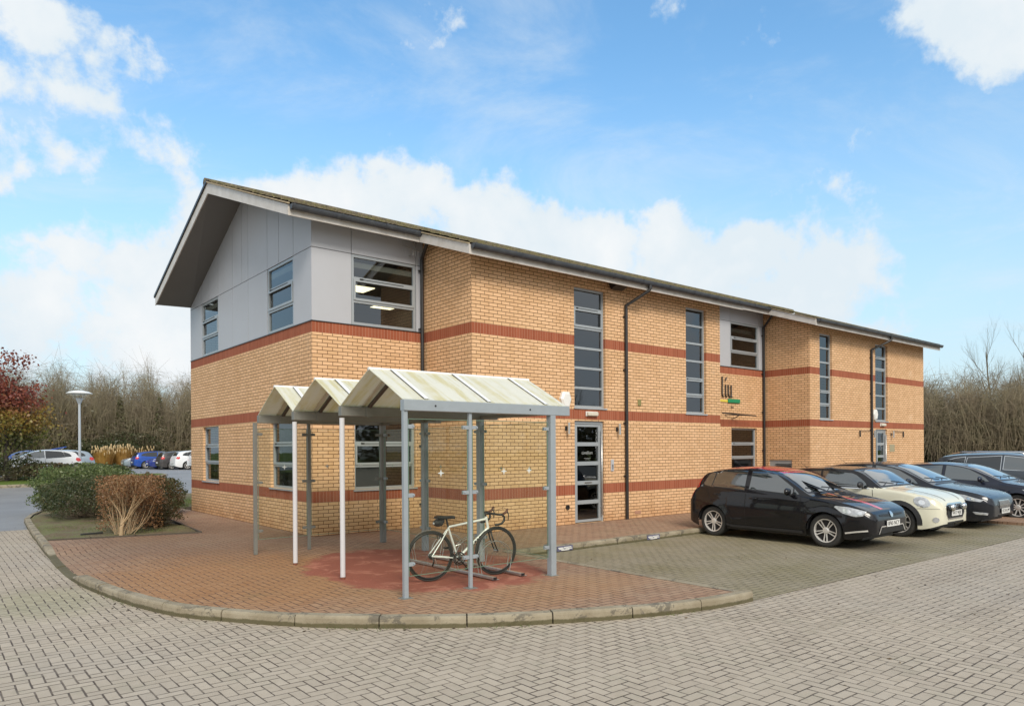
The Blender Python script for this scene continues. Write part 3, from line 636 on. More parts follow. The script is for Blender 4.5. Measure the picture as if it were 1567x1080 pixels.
# hatch low in the second return wall
mp3 = mapper((X3, RY2, 0), (0, -1, 0), (1, 0, 0)); mb = MB(); pbox(mb, mp3, .20, 1.02, .03, .07, 0, 1.32); lv = mb.obj('service_hatch', M_FRAME, B)
mb = MB()
for i in range(9): pbox(mb, mp3, .42, .98, .012, .03, .72+i*.055, .745+i*.055)
mb.obj('louvre', M_DARK, lv)
# --- interior: floors, ceilings and a corridor wall behind the windows
mb = MB(); mb.box(.2, X4-.2, .3, W-.2, 2.45, 2.62); mb.box(X1+.2, X2-.2, CY+.2, .3, 2.45, 2.62); mb.box(X3+.2, X4-.2, CY+.2, .3, 2.45, 2.62); mb.box(.2, X4-.2, 4.6, 4.7, 0, 5.8); mb.box(4.2, 4.3, CY+.2, 4.5, 0, 5.8); mb.box(X2-.2, X2-.12, CY+.2, 4.5, 0, 5.8)
mb.obj('inner_floor', M_INT, B)
mb = MB(); mb.box(.06, X4-.2, .12, W-.2, 5.60, 5.72) ; mb.box(X1+.15, X2-.2, CY+.15, .12, 5.585, 5.60); mb.box(X3+.2, X4-.2, CY+.2, .12, 5.585, 5.6)
ceil = mb.obj('inner_ceiling', mat('ceiling_tile', (.30, .30, .28), .9), B)
for x, y in ((2.0, 1.9), (3.6, 3.4), (15.2, 2.6), (13.2, 2.6)):
    MB().box(x-.3, x+.3, y-.3, y+.3, 5.585, 5.597).obj('ceiling_light', M_CEILL, ceil)
# --- roof
TZ = lambda y: 5.82+.366*(y+2.3)
RID, RZ = 4.0, TZ(4.0)
EV = [(-.66, -.46), (2.26, -.46), (2.26, -2.3), (11.7, -2.3), (11.7, -.64), (15.72, -.64), (15.72, -2.3), (25.55, -2.3)]   # eaves outline
segs = [(-.66, 2.26, -.46), (2.26, 11.7, -2.3), (11.7, 15.72, -.64), (15.72, 25.55, -2.3)]
mb = MB()
for x0, x1, ye in segs:      # tiled courses as low steps so the surface has real relief
    n = int((RID-ye)/.34); xr = -.87 if x0 < 0 else x0
    for i in range(n):
        a, b = ye+(RID-ye)*i/n, ye+(RID-ye)*(i+1)/n
        xa = x0+(xr-x0)*i/n; xb = x0+(xr-x0)*(i+1)/n
        nx = max(1, int((x1-x0)/.3))
        row = []
        for j in range(nx+1):
            jit = random.uniform(-.003, .003)
            for (xx0, yy, dz) in ((xa, a, .014), (xb, b, 0)): row.append((xx0+(x1-xx0)*j/nx, yy, TZ(yy)+dz+jit+random.uniform(0, .006)))
        mb.add(row, [(2*j, 2*j+2, 2*j+3, 2*j+1) for j in range(nx)])
        mb.add([(xa, a, TZ(a)-.005), (x1, a, TZ(a)-.005), (x1, a, TZ(a)+.022), (xa, a, TZ(a)+.022)], [(0, 1, 2, 3)])
mb.add([(-.87, RID, RZ), (25.55, RID, RZ), (25.55, 8.6, 6.13), (-.94, 8.6, 6.13)], [(0, 1, 2, 3)])
roof = mb.obj('roof', M_TILE, B)
mb = MB()   # ridge tiles and moss
x = -.9
while x < 25.5:
    mb.tube([(x, RID, RZ-.03), (x+.43, RID, RZ-.03)], .10, 10); x += .44
mb.obj('ridge', M_TILE, roof, smooth=True)
mb = MB(); mb.k = 0     # moss cushions
for x0, x1, ye in segs:
    for k in range(int((x1-x0)*12)):
        y = ye+.05+(RID-ye)*random.random()**1.6; r = random.uniform(.015, .035); x = random.uniform(x0+.05, x1-.05)
        mb.ball((x, y, TZ(y)+.012), (r*1.3, r, r*.6), nu=6, nv=4)
mb.obj('moss', mat('roof_moss', (.10, .105, .02), 1, noise=(9, .8, (.20, .15, .05))), roof)
# soffits
mb = MB()
mb.add([(-.66, -.46, sf(-.46)), (2.26, -.46, sf(-.46)), (2.26, .03, sf(.03)), (0.02, .03, sf(.03)), (0.02, 3.9, sf(3.9)), (-.86, 3.83, 7.80)], [(0, 1, 2, 3), (0, 3, 4, 5)])
mb.add([(-.86, 3.83, 7.80), (.02, 4.1, 7.86), (.02, 8.5, 5.925), (-.93, 8.5, 5.90)], [(0, 1, 2, 3)])
mb.add([(2.26, -2.3, sf(-2.3)), (11.7, -2.3, sf(-2.3)), (11.7, -1.8, sf(-1.8)), (X1+.02, -1.8, sf(-1.8)), (X1+.02, 0.05, sf(.05)), (2.26, 0.05, sf(.05))], [(0, 1, 2, 3), (0, 3, 4, 5)])
mb.add([(X2-.02, -1.8, sf(-1.8)), (11.7, -1.8, sf(-1.8)), (11.7, -.1, sf(-.1)), (X2-.02, -.1, sf(-.1))], [(0, 1, 2, 3)])
mb.add([(11.7, -.64, sf(-.64)), (15.72, -.64, sf(-.64)), (15.72, -.1, sf(-.1)), (11.7, -.1, sf(-.1))], [(0, 1, 2, 3)])
mb.add([(15.72, -2.3, sf(-2.3)), (25.55, -2.3, sf(-2.3)), (25.55, -1.8, sf(-1.8)), (X3+.02, -1.8, sf(-1.8)), (X3+.02, -.1, sf(-.1)), (15.72, -.1, sf(-.1))], [(0, 1, 2, 3), (0, 3, 4, 5)])
mb.add([(X4-.05, -1.8, sf(-1.8)), (25.55, -1.8, sf(-1.8)), (25.55, 4, 7.8), (25.55, 8.5, 5.9), (X4-.05, 8.5, 5.9), (X4-.05, 4, 7.8)], [(0, 1, 2, 5), (5, 2, 3, 4)])
mb.obj('soffit', M_SOFF, roof)
# gable-end wall of the far side up to the soffit
mesh_obj('wall', [(X4, CY, 5.9), (X4, 4.1, 7.86), (X4, 8.5, 5.94), (X4, 8.5, 5.6), (X4, CY, 5.6)], [(0, 1, 2, 3, 4)], M_BRICK, B, uvs=[[(0, 0), (6, 2), (10, 0), (10, -.4), (0, -.4)]])
def board(p, q, h0, h1, th, name='fascia', mt=M_FASC):
    """board between eave points p and q (bottom corners), heights h0/h1 above, thickness vector th"""
    p, q, th = Vector(p), Vector(q), Vector(th); up = Vector((0, 0, 1))
    vs = [p, q, q+up*h1, p+up*h0, p+th, q+th, q+th+up*h1, p+th+up*h0]
    return MB().add(vs, [(0, 1, 2, 3), (5, 4, 7, 6), (0, 3, 7, 4), (1, 5, 6, 2), (3, 2, 6, 7), (0, 4, 5, 1)]).obj(name, mt, roof)
for x0, x1, ye in segs: board((x0, ye, sf(ye)-.012), (x1, ye, sf(ye)-.012), .19, .19, (0, .025, 0))
board((-.665, -.462, sf(-.46)-.015), (-.875, 3.83, 7.785), .20, .25, (.025, 0, 0), 'barge_board')
board((-.875, 3.832, 7.785), (-.945, 8.52, 5.885), .25, .21, (.025, 0, 0), 'barge_board')
board((2.255, -2.302, sf(-2.3)-.012), (2.255, -.46, sf(-.46)-.012), .19, .19, (.025, 0, 0), 'barge_board')
board((15.715, -2.302, sf(-2.3)-.012), (15.715, -.64, sf(-.64)-.012), .19, .19, (.025, 0, 0), 'barge_board')
board((25.545, -2.302, sf(-2.3)-.012), (25.545, 3.9, 7.78), .19, .25, (.025, 0, 0), 'barge_board')
# mortar-coloured tile undercloak along the rakes
M_UND = mat('undercloak', (.42, .33, .22), .9, noise=(6, .7, (.20, .17, .09)))
def strip(p, q, name='undercloak', w=.05, h=.03, mt=M_UND):
    p, q = Vector(p), Vector(q); return board(p, q, h, h, (w, 0, 0), name, mt)
strip((-.70, -.50, sf(-.46)+.19), (-.91, 3.83, 8.035)); strip((-.91, 3.832, 8.035), (-.975, 8.56, 6.10), mt=M_PIPE, w=.08, h=.07)
strip((2.225, -2.3, sf(-2.3)+.18), (2.225, -.5, sf(-.46)+.18)); strip((15.685, -2.3, sf(-2.3)+.18), (15.685, -.7, sf(-.64)+.18))
# gutters
for x0, x1, ye in segs:
    mb = MB(); r = .066; yc = ye-.072; zc_ = sf(ye)+.185; n = 9
    L0, L1 = x0+(.02 if x0 < 0 else .03), x1-(0 if x1 > 25 else .0) + (.22 if abs(x1-2.26) < .01 else 0) + (.16 if x1 == 15.72 else 0)
    prof = [(yc+r*cos(a), zc_+1.55*r*sin(a)) for a in [pi+pi*i/n for i in range(n+1)]]
    vs = [(x, y, z) for x in (L0, L1) for y, z in prof]; mb.add(vs, [(i, i+1, i+n+2, i+n+1) for i in range(n)])
    vs2 = [(x, yc+(r-.004)*cos(a), zc_+1.55*(r-.004)*sin(a)) for x in (L0, L1) for a in [pi+pi*i/n for i in range(n+1)]]; mb.add(vs2, [(i+n+1, i+n+2, i+1, i) for i in range(n)])
    for x in (L0, L1): mb.add([(x, y, z) for y, z in prof], [tuple(range(n+1))])
    xx = L0+.05
    while xx < L1:     # union brackets
        vs = [(x, yc+(r+.010)*cos(a), zc_+1.55*(r+.008)*sin(a)+.006) for x in (xx-.02, xx+.02) for a in [pi+pi*i/n for i in range(n+1)]]; mb.add(vs, [(i, i+1, i+n+2, i+n+1) for i in range(n)])
        mb.box(xx-.018, xx+.018, yc+.03, yc+.078, zc_-.02, zc_+.02); xx += 1.0
    mb.obj('gutter', M_GUT, roof, smooth=False)
mb = MB(); mb.tube([(-.9, 8.66, 6.06), (25.5, 8.66, 6.06)], .06, 10); mb.obj('gutter', M_GUT, roof)
# downpipes
def downpipe(x, yg, zg, xw, yw, bend=.45):
    mb = MB(); zt = zg-.06
    mb.tube([(x, yg, zg+.02), (x, yg, zt-.05), (x+(xw-x)*.1, yg+.02, zt-.1), (xw, yw, zt-bend), (xw, yw, zt-bend-.12), (xw, yw, .0)], .040, 12)
    mb.tube([(x, yg, zg-.03), (x, yg, zg-.12)], .048, 12)
    z = zt-bend-.3
    while z > .3: mb.tube([(xw, yw, z), (xw, yw, z+.05)], .043, 12); mb.box(xw-.075, xw+.02, yw+.01, yw+.045, z+.01, z+.04); z -= 1.3
    o = mb.obj('downpipe', M_PIPE, B); auto_smooth(o, 50)
downpipe(2.40, -.535, sf(-.46)+.12, X1-.07, -.07, .30)
downpipe(7.62, -2.375, sf(-2.3)+.12, 7.29, CY-.05, .42)
downpipe(15.85, -.715, sf(-.64)+.12, X3-.07, RY2-.06, .42)
downpipe(20.95, -2.375, sf(-2.3)+.12, 20.45, CY-.05, .42)

# ================================================================ THINGS ON THE WALLS
def hexbox(cx, z, y, name, label):
    pr = [(.155*cos(a)*(1 if k else 1), .185*sin(a)) for k, a in enumerate([pi/6*0+pi/3*i for i in range(6)])]
    pr = [(-.10, .19), (.10, .19), (.165, .03), (.09, -.19), (-.09, -.19), (-.165, .03)]
    mb = MB(); rings = [(1, 0), (1, -.06), (.72, -.095)]
    vs = [(cx+p[0]*k, y+d, z+p[1]*k) for k, d in rings for p in pr]; n = 6
    fs = [(r*n+i, r*n+(i+1) % n, (r+1)*n+(i+1) % n, (r+1)*n+i) for r in range(2) for i in range(n)]+[tuple(range(12, 18))]
    mb.add(vs, [f[::-1] for f in fs]); o = tag(mb.obj(name, M_WHITE), label, 'alarm box', 'alarm boxes on the front wall'); return o
hexbox(5.24, 2.84, CY, 'alarm_box', 'white hexagonal alarm box left of the near entrance, just above the shelter roof')
hexbox(20.72, 2.90, CY, 'alarm_box', 'white alarm box beside the downpipe above the far entrance')
for x, lab in ((5.28, 'slim steel wall light to the left of the near entrance door'), (6.98, 'slim steel wall light to the right of the near entrance door'), (20.55, 'small wall light left of the far entrance, next to the downpipe'), (22.10, 'small wall light to the right of the far entrance door')):
    e = tag(empty('wall_light', (x, CY, 2.2)), lab, 'wall light', 'wall lights beside the entrance doors')
    mb = MB(); mb.tube([(0, -.10, -.13), (0, -.10, .13)], .03, 12); mb.obj('lamp_tube', M_STEEL, e, smooth=False)
    mb = MB(); mb.box(-.03, .03, -.02, 0, -.05, .05); mb.tube([(0, -.01, 0), (0, -.09, 0)], .015, 8); mb.obj('bracket', M_PIPE, e)
for x, lab in ((6.10, 'long white sign light above the near entrance door'), (21.38, 'white sign light above the far entrance door')):
    e = tag(empty('bulkhead_light', (x, CY, 2.55)), lab, 'wall light', 'bulkhead lights over the doors')
    mb = MB(); mb.bbox(-.19, .19, -.03, 0, -.055, .055, .006); mb.obj('base', M_WHITE, e)
    mb = MB(); mb.bbox(-.17, .17, -.085, -.031, -.045, .045, .015); mb.obj('diffuser', mat('cream_diffuser', (.62, .58, .48), .4), e)
e = tag(empty('keypad', (6.80, CY, 1.33)), 'small pale door-entry keypad between the near entrance and the downpipe', 'keypad')
mb = MB(); mb.bbox(-.045, .045, -.03, 0, -.14, .14, .006); mb.obj('case', mat('pale_metal', (.6, .62, .66), .35, .4), e)
mb = MB()
for i in range(4):
    for j in range(2): mb.box(-.02+j*.024, -.004+j*.024, -.034, -.0305, -.09+i*.03, -.07+i*.03)
mb.obj('button', M_PIPE, e)
e = tag(empty('floodlight', (6.93, CY, 5.62)), 'boxy grey floodlight under the eaves beside the tall window', 'floodlight')
Mf = Matrix.Rotation(R(-24), 4, 'X')
mb = MB(); mb.bbox(-.2, .2, -.30, -.03, -.09, .09, .015, Mf); mb.box(-.05, .05, -.06, 0, -.05, .05); mb.obj('housing', M_PIPE, e)
mb = MB(); mb.bbox(-.14, .14, -.315, -.302, -.065, .065, .004, Mf); mb.obj('lens', mat('lamp_lens', (.45, .42, .36), .2), e)
o = tag(MB().bbox(7.75, 7.87, CY-.02, CY, 2.80, 2.96, .004).obj('vent_cover', M_BRASS), 'small brass-coloured vent on the bricks right of the near downpipe', 'vent')
mb = MB(); mb.lathe([(0, 0), (.055, 0), (.055, .03), (.035, .03), (.03, .01), (0, .01)], 20, Matrix.Translation((5.31, CY, .40)) @ Matrix.Rotation(pi/2, 4, 'X'))
tag(mb.obj('flue_pipe', M_PIPE), 'round black pipe outlet low in the wall left of the near entrance', 'pipe outlet')
mb = MB(); mb.box(7.62, 7.85, CY-.006, CY, .10, .18)
for i in range(5): mb.box(7.635+i*.043, 7.655+i*.043, CY-.01, CY-.0065, .11, .17)
tag(mb.obj('air_brick', mat('terracotta', (.42, .23, .15), .8)), 'air brick at the foot of the wall by the near downpipe', 'air brick')
# wall sign: three dark letters over a coloured swoosh
e = tag(empty('wall_sign', (14.1, RY2, 3.3)), 'office sign with dark raised letters liu over a green and yellow bar', 'sign')
M_CH = mat('charcoal_letters', (.10, .085, .07), .35, .3)
for pts in ([(-.36, .72), (-.37, .16), (-.33, .09), (-.28, .08)], [(-.18, .46), (-.18, .15), (-.15, .09), (-.11, .08)], [(-.19, .60), (-.12, .70)], [(-.03, .46), (-.03, .18), (.02, .09), (.09, .09), (.13, .16), (.13, .46)], [(.13, .2), (.14, .09), (.18, .08)]):
    MB().tube([(x, -.03, z) for x, z in pts], .026, 6).obj('letter_stroke', M_CH, e)
mb = MB(); mb.bbox(-.05, .62, -.05, -.01, -.11, .02, .02); mb.obj('green_bar', mat('sign_green', (.01, .25, .11), .4), e)
mb = MB(); mb.add([(-1.1, -.02, -.06), (-.05, -.02, -.09), (-.05, -.02, -.02), (-1.1, -.02, -.02)], [(0, 1, 2, 3)]); mb.obj('yellow_bar', mat('sign_yellow', (.75, .6, .08), .5), e)
text_obj('lettering', 'liu', .11, M_CH, e, Matrix.Translation((.2, -.02, -.24)) @ Matrix.Rotation(pi/2, 4, 'X'), .003, sx=1.6)
# light bar bracketed off the same wall
e = tag(empty('sign_light_bar', (14.3, RY2, 2.80)), 'thin dark horizontal light bar on a bracket below the office sign', 'light bar')
mb = MB(); mb.tube([(-1.0, -.32, .03), (.9, -.32, -.02)], .022, 8); mb.obj('bar', M_PIPE, e)
mb = MB(); mb.tube([(0, 0, -.12), (0, -.1, -.10), (0, -.32, 0)], .014, 6); mb.tube([(-.4, -.02, 0), (.35, -.3, -.01)], .012, 6); mb.obj('bracket', M_PIPE, e)
# old bracket lamps by the far door
for x, sgn, lab in ((19.55, 1, 'thin dark hanging bracket on the wall left of the far downpipe'), (23.1, -1, 'thin dark hanging bracket on the wall right of the far entrance')):
    mb = MB(); mb.tube([(x-.5*sgn*0, CY-.03, 2.12), (x, CY-.04, 2.32), (x+.9*sgn, CY-.04, 2.33)], .011, 6); mb.tube([(x, CY-.04, 2.32), (x, CY-.05, 2.1)], .022, 6)
    tag(mb.obj('wall_bracket', M_PIPE), lab, 'bracket', 'thin brackets near the far entrance')
mb = MB(); mb.bbox(21.98, 22.40, CY-.012, CY, 1.55, 1.83, .003); tag(mb.obj('name_plaque', mat('dull_brass_plate', (.42, .36, .22), .45, .3)), 'blank dull brass plaque on the bricks right of the far entrance', 'plaque')
# aerial on the corner cladding
mb = MB(); mb.tube([(2.28, -.02, 6.02), (2.28, -.18, 6.02), (2.28, -.18, 6.30)], .012, 6); mb.tube([(1.98, -.2, 6.16), (2.45, -.2, 6.10)], .009, 6)
for i in range(6): x = 2.0+i*.08; mb.tube([(x, -.2, 6.02-i*.01), (x, -.2, 6.26-i*.012)], .004, 5)
tag(mb.obj('aerial', mat('dull_alu', (.35, .34, .33), .4, .6)), 'small grey aerial under the eaves beside the first downpipe', 'aerial')
# parking plates on the front kerb
for x, lab in ((2.89, 'worn white plate on the kerb behind the right shelter post'), (5.35, 'blue and white plate on the kerb nearest the black hatchback')):
    e = tag(empty('kerb_plate', (x, -4.30, -.055)), lab, 'kerb plate', 'small parking plates fixed to the kerb')
    mb = MB(); mb.box(-.19, .19, -.022, -.002, -.045, .045); mb.obj('plate', mat('slate_blue_plate', (.12, .12, .19), .5), e)
    mb = MB()
    for a, b, z in ((-.17, -.06, .012), (-.04, .15, .016), (-.15, -.02, -.008), (0, .17, -.01), (-.1, .1, -.03)): mb.box(a, b, -.026, -.0225, z-.008, z+.008)
    mb.obj('marking', M_WHITE, e)

# ================================================================ CYCLE SHELTER
S = tag(empty('cycle_shelter', (-.6, -4.1, 0)), 'open cycle shelter with three pitched translucent roofs on grey and white posts', 'shelter')
def rel(o):
    o.data.transform(Matrix.Translation((.6, 4.1, 0))); return o
M_SH = mat('shelter_grey_paint', (.33, .37, .40), .45, .15, .5, noise=(7, .35, (.26, .29, .30)))
M_SHD = mat('shelter_darker_grey', (.20, .20, .18), .5, .15, .5, noise=(5, .4, (.14, .14, .12)))  # darker grey for rear posts, inner beams, brackets and base plates
SX0, SX1, SY = -1.70, .62, (-6.45, -4.82, -3.22, -1.75)
XE = .93
def roofplastic():
    s = NT('algae_stained_plastic'); O = s.tc.outputs['Object']; s.t.nodes.remove(s.p)
    mp = s.n('ShaderNodeMapping'); s.put(mp.inputs[0], O); mp.inputs[3].default_value = (5, .5, .6)
    st = s.noise(mp.outputs[0], 1.6, 6, .7, .5); pa = s.noise(O, 1.6, 5, .65)
    f = s.M('MULTIPLY', s.mr(st, .42, .62), s.mr(pa, .35, .6, .25, 1))
    c = s.mix(f, (.88, .88, .80), (.76, .71, .44)); c = s.mix(s.mr(s.noise(O, 12, 4, .7), .55, .8, 0, .35), c, (.60, .57, .34))
    d = s.n('ShaderNodeBsdfDiffuse'); s.put(d.inputs[0], c); tr = s.n('ShaderNodeBsdfTranslucent'); s.put(tr.inputs[0], s.mix(.35, c, (.62, .60, .42)))
    g = s.n('ShaderNodeBsdfGlossy'); g.inputs['Roughness'].default_value = .25; g.inputs['Color'].default_value = (.8, .8, .8, 1)
    x = s.n('ShaderNodeMixShader'); x.inputs[0].default_value = .42; s.t.links.new(d.outputs[0], x.inputs[1]); s.t.links.new(tr.outputs[0], x.inputs[2])
    y = s.n('ShaderNodeMixShader'); y.inputs[0].default_value = .05; s.t.links.new(x.outputs[0], y.inputs[1]); s.t.links.new(g.outputs[0], y.inputs[2])
    s.t.links.new(y.outputs[0], s.t.nodes['Material Output'].inputs[0]); return s.m
M_RP = roofplastic()
M_RIDGE = mat('white_flashing', (.80, .80, .79), .45, noise=(6, .35, (.62, .62, .52)))
def post(x, y, w, mt, top=2.2, rnd=False):
    mb = MB()
    if rnd: mb.tube([(x, y, .01), (x, y, top)], w/2, 20)
    else: mb.bbox(x-w/2, x+w/2, y-w/2, y+w/2, .0, top, .004)
    o = rel(mb.obj('post', mt, S));
    if rnd: auto_smooth(o, 50)
    return o
for y in SY: post(SX1, y, .092, M_SH if y < -6 else M_SHD if y > -2 else M_SH)
pF1 = post(SX0, SY[0], .055, M_SH); post(-.76, SY[0]+.0, .042, M_SH); pR = post(-.84, SY[3], .048, M_SHD); pL = post(-1.78, SY[3], .055, M_SHD)
for (x_, y_) in ((SX0, SY[0]), (SX1, SY[0]), (-.76, SY[0])):
    mb = MB(); mb.bbox(x_-.07, x_+.07, y_-.07, y_+.07, -.004, .004, .002); rel(mb.obj('base_plate', M_SHD, S))
for y in (SY[1], SY[2]):
    o = rel(MB().tube([(SX0, y, .03), (SX0, y, 2.17)], .034, 20).obj('downpipe', mat('white_pvc', (.60, .60, .62), .3), S)); auto_smooth(o, 50)
    rel(MB().tube([(SX0, y, 0), (SX0, y, .032)], .030, 14).obj('broken_base', mat('rusty_stub', (.20, .07, .04), .8), S))
for i, y in enumerate(SY):     # eaves beams and valley gutters
    mt = M_SH if i == 0 else M_SHD; e = XE if i < 3 else .74
    o = rel(MB().bbox(SX0-.03, e, y-.05, y+.05, 2.195, 2.325, .006).obj('beam', mt, S))
    if i == 0:
        mb = MB()
        for x in (-1.3, .2): mb.lathe([(0, 0), (.012, 0), (.012, .006), (0, .008)], 10, Matrix.Translation((x, y-.05, 2.26)) @ Matrix.Rotation(pi/2, 4, 'X'))
        o2 = rel(mb.obj('bolt', M_DARK, o))
    else:
        rel(MB().bbox(SX0+.33, SX0+.43, y-.062, y-.052, 2.19, 2.33, .003).obj('bracket', M_SHD, o))
for yy in (SX1,):   # cross beam joining the right-hand posts
    rel(MB().bbox(SX1-.03, SX1+.03, SY[0]+.05, SY[3]-.05, 2.20, 2.26, .004).obj('beam', M_SHD, S))
RZT = 2.755
for i in range(3):
    y0, y1 = SY[i], SY[i+1]; ym = (y0+y1)/2
    for (ya, yb) in ((y0, ym), (y1, ym)):
        za, zb_ = 2.33, RZT; nseg = [SX0-.03, -1.42, -.47, .51, XE-.02]
        if i == 0 or True:
            mb = MB(); nn = 12
            for a, b in zip(nseg, nseg[1:]):
                vs = []
                for k in range(nn+1):
                    t = k/nn
                    for x in (a+.003, b-.003): vs.append((x, ya+(yb-ya)*t, za+(zb_-za)*t+.004*sin(t*pi)))
                mb.add(vs, [(2*k, 2*k+1, 2*k+3, 2*k+2) for k in range(nn)])
            panel = rel(mb.obj('roof_panel', M_RP, S))
            sol = panel.modifiers.new('s', 'SOLIDIFY'); sol.thickness = .008; sol.offset = 0
            up = .013
            for x in nseg[1:-1]:
                m2 = MB(); m2.add([(x+dx, ya+(yb-ya)*t, za+(zb_-za)*t+up+dz) for t in (0, 1) for dx, dz in ((-.004, 0), (.06, 0), (.06, .006), (-.004, .006))], [(0, 1, 5, 4), (3, 2, 6, 7), (0, 4, 7, 3), (1, 2, 6, 5)])
                rel(m2.obj('glazing_bar', M_RIDGE, panel))
                m2 = MB(); m2.add([(x+dx, ya+(yb-ya)*t, za+(zb_-za)*t+up+.008) for t in (0, 1) for dx in (-.016, -.004)], [(0, 1, 3, 2)]); rel(m2.obj('seal', M_DARK, panel))
            # dark rafter beneath
            m3 = MB(); x = SX0+.36; m3.add([(x+dx, ya+(yb-ya)*t, za+(zb_-za)*t-.012-dz) for t in (0, .97) for dx, dz in ((0, 0), (.045, 0), (.045, .04), (0, .04))], [(0, 1, 5, 4), (2, 3, 7, 6), (1, 2, 6, 5), (3, 0, 4, 7)])
            rel(m3.obj('rafter', mat('dark_rafter', (.09, .075, .06), .6) if i == 0 and ya == y0 else bpy.data.materials['dark_rafter'], S))
    m4 = MB(); m4.tube([(SX0-.035, ym, RZT+.003), (XE-.015, ym, RZT+.003)], .022, 10); o = rel(m4.obj('ridge_cap', M_RIDGE, S)); auto_smooth(o)
def star(s): return [(s*(1 if k % 2 == 0 else .3)*cos(k*pi/4), s*(1 if k % 2 == 0 else .3)*sin(k*pi/4)) for k in range(8)]
M_GEDGE = mat('green_glass_edge', (.16, .24, .19), .15)
M_FROST = mat('frosted_mark', (.60, .64, .62), .5)
def pane(p, q, stars, stz=1.45, z0=.25, z1=2.10, nrm=None):
    p, q = Vector((*p, 0)), Vector((*q, 0)); t = (q-p).normalized(); n = Vector((-t.y, t.x, 0)); th = .005
    vs = [v+Vector((0, 0, z))+n*d for d in (-th, th) for v, z in ((p, z0), (q, z0), (q, z1), (p, z1))]
    g = rel(MB().add(vs, [(0, 1, 2, 3)]).obj('glass_pane', M_PANEL, S))
    ed = MB()
    for a_, b_ in ((0, 1), (1, 2), (2, 3), (3, 0)):
        e1, e2 = (vs[a_]+vs[a_+4])/2, (vs[b_]+vs[b_+4])/2; ed.tube([e1, e2], .0055, 4)
    rel(ed.obj('glass_edge', M_GEDGE, g))
    for u in stars:
        c = p+t*u; rel(MB().add([c+t*a+Vector((0, 0, stz+b))-n*.008 for a, b in star(.05)], [tuple(range(8))]).obj('diamond_mark', M_FROST, g))
    L = (q-p).length
    for z in (.39, 1.2, 2.01):
        for u, s in ((0, 1), (L, -1)):
            c = p+t*(u+s*.0); m = MB(); 
            a0, a1 = sorted((u-s*.015, u+s*.075))
            for sd in (-1, 1):
                k = [p+t*a0+n*sd*.012, p+t*a1+n*sd*.012]
                pr = [(a0, -.023), (a1-.02*(s > 0), -.023), (a1, -.010), (a1, .010), (a1-.02*(s > 0), .023), (a0, .023)]
                pv = [p+t*a+n*(sd*d)+Vector((0, 0, z+b)) for d in (.008, .018) for a, b in pr]
                m.add(pv, [tuple(range(5, -1, -1)), tuple(range(6, 12))]+[(i, (i+1) % 6, (i+1) % 6+6, i+6) for i in range(6)])
            m.lathe([(0, 0), (.009, 0), (.009, .012), (0, .014)], 10, Matrix.Translation(p+t*(u+s*.055)+Vector((0, 0, z))-n*.018) @ (-n).to_track_quat('Z', 'Y').to_matrix().to_4x4())
            rel(m.obj('clamp', M_SH if p.y < -3 else M_SHD, g))
pane((SX0+.05, SY[0]), (-.76-.04, SY[0]), (.45,)); pane((-.76+.04, SY[0]), (SX1-.07, SY[0]), (.5, .93))
pane((-1.78+.05, SY[3]), (-.84-.04, SY[3]), (.45,)); pane((-.84+.04, SY[3]), (SX1-.07, SY[3]), (.3, .95))
for i in range(3): pane((SX1, SY[i]+.07), (SX1, SY[i+1]-.07), (.4, 1.05))

# ================================================================ CYCLE RACK AND BICYCLE
M_GAL = mat('galvanised_steel', (.58, .57, .55), .35, .85, noise=(20, .5, (.42, .40, .37)))
RK = tag(empty('cycle_rack', (0, -5.1, 0)), 'low galvanised cycle rack of two floor rails with wire wheel hoops', 'cycle rack')
for x in (-.24, .24):
    r_ = MB().bbox(x-.028, x+.028, -1.18, 1.12, .015, .05, .005).obj('rail', M_GAL, RK)
    MB().box(x-.029, x+.029, -1.186, -1.181, .016, .049).obj('end_plug', M_DARK, r_)
    MB().bbox(x-.01, x+.09, -1.16, -1.10, .004, .012, .002).obj('foot_plate', M_GAL, r_)
for y in (-.86, -.30, .26, .82):
    for s_ in (-.035, .035):
        pts = [(-.24, y+s_, .05)]+[(-.24*cos(a)*1.15, y+s_, .22+.26*sin(a)) for a in [pi*k/12 for k in range(13)]]+[(.24, y+s_, .05)]
        MB().tube(pts, .0055, 6).obj('wheel_hoop', M_GAL, RK)
# bicycle; built along +x (front) standing on z=0 in its own frame
hd = Vector((.99, -.17, 0)).normalized(); ang = math.atan2(hd.y, hd.x)
BK = tag(empty('road_bicycle', (-.90, -5.74, .0), ang), 'white road bicycle with black drop handlebars and saddle bag, parked in the rack', 'bicycle')
M_BW = mat('white_frame_paint', (.84, .85, .85), .22, 0, .5, coat=.6); M_BLK = mat('black_bike_part', (.018, .018, .018), .4)
M_TYRE = mat('tyre_rubber', (.03, .029, .027), .75, bump=(60, .2)); M_ALU = mat('bike_alloy', (.5, .5, .5), .25, .9)
Rw = .335; wb = .985
rh, fh = Vector((0, 0, Rw)), Vector((wb, 0, Rw))
bb = Vector((.40, 0, .275)); st_ = Vector((.26, 0, .70)); ht = Vector((.835, 0, .79)); hb = Vector((.865, 0, .655)); fc = Vector((.885, 0, .60))
mb = MB(); mb.tube([bb, st_], .0145, 12); mb.tube([st_, ht+Vector((0, 0, -.01))], .0155, 12); mb.tube([bb, hb], .019, 12); mb.tube([hb+Vector((0, 0, -.02)), ht+Vector((-.003, 0, .025))], .018, 14)
for s_ in (-1, 1):
    mb.tube([st_+Vector((-.01, s_*.012, -.03)), (.13, s_*.04, .50), (0, s_*.062, Rw)], .0085, 8); mb.tube([bb+Vector((-.02, s_*.02, 0)), (.25, s_*.038, .30), (0, s_*.062, Rw)], .0095, 8)
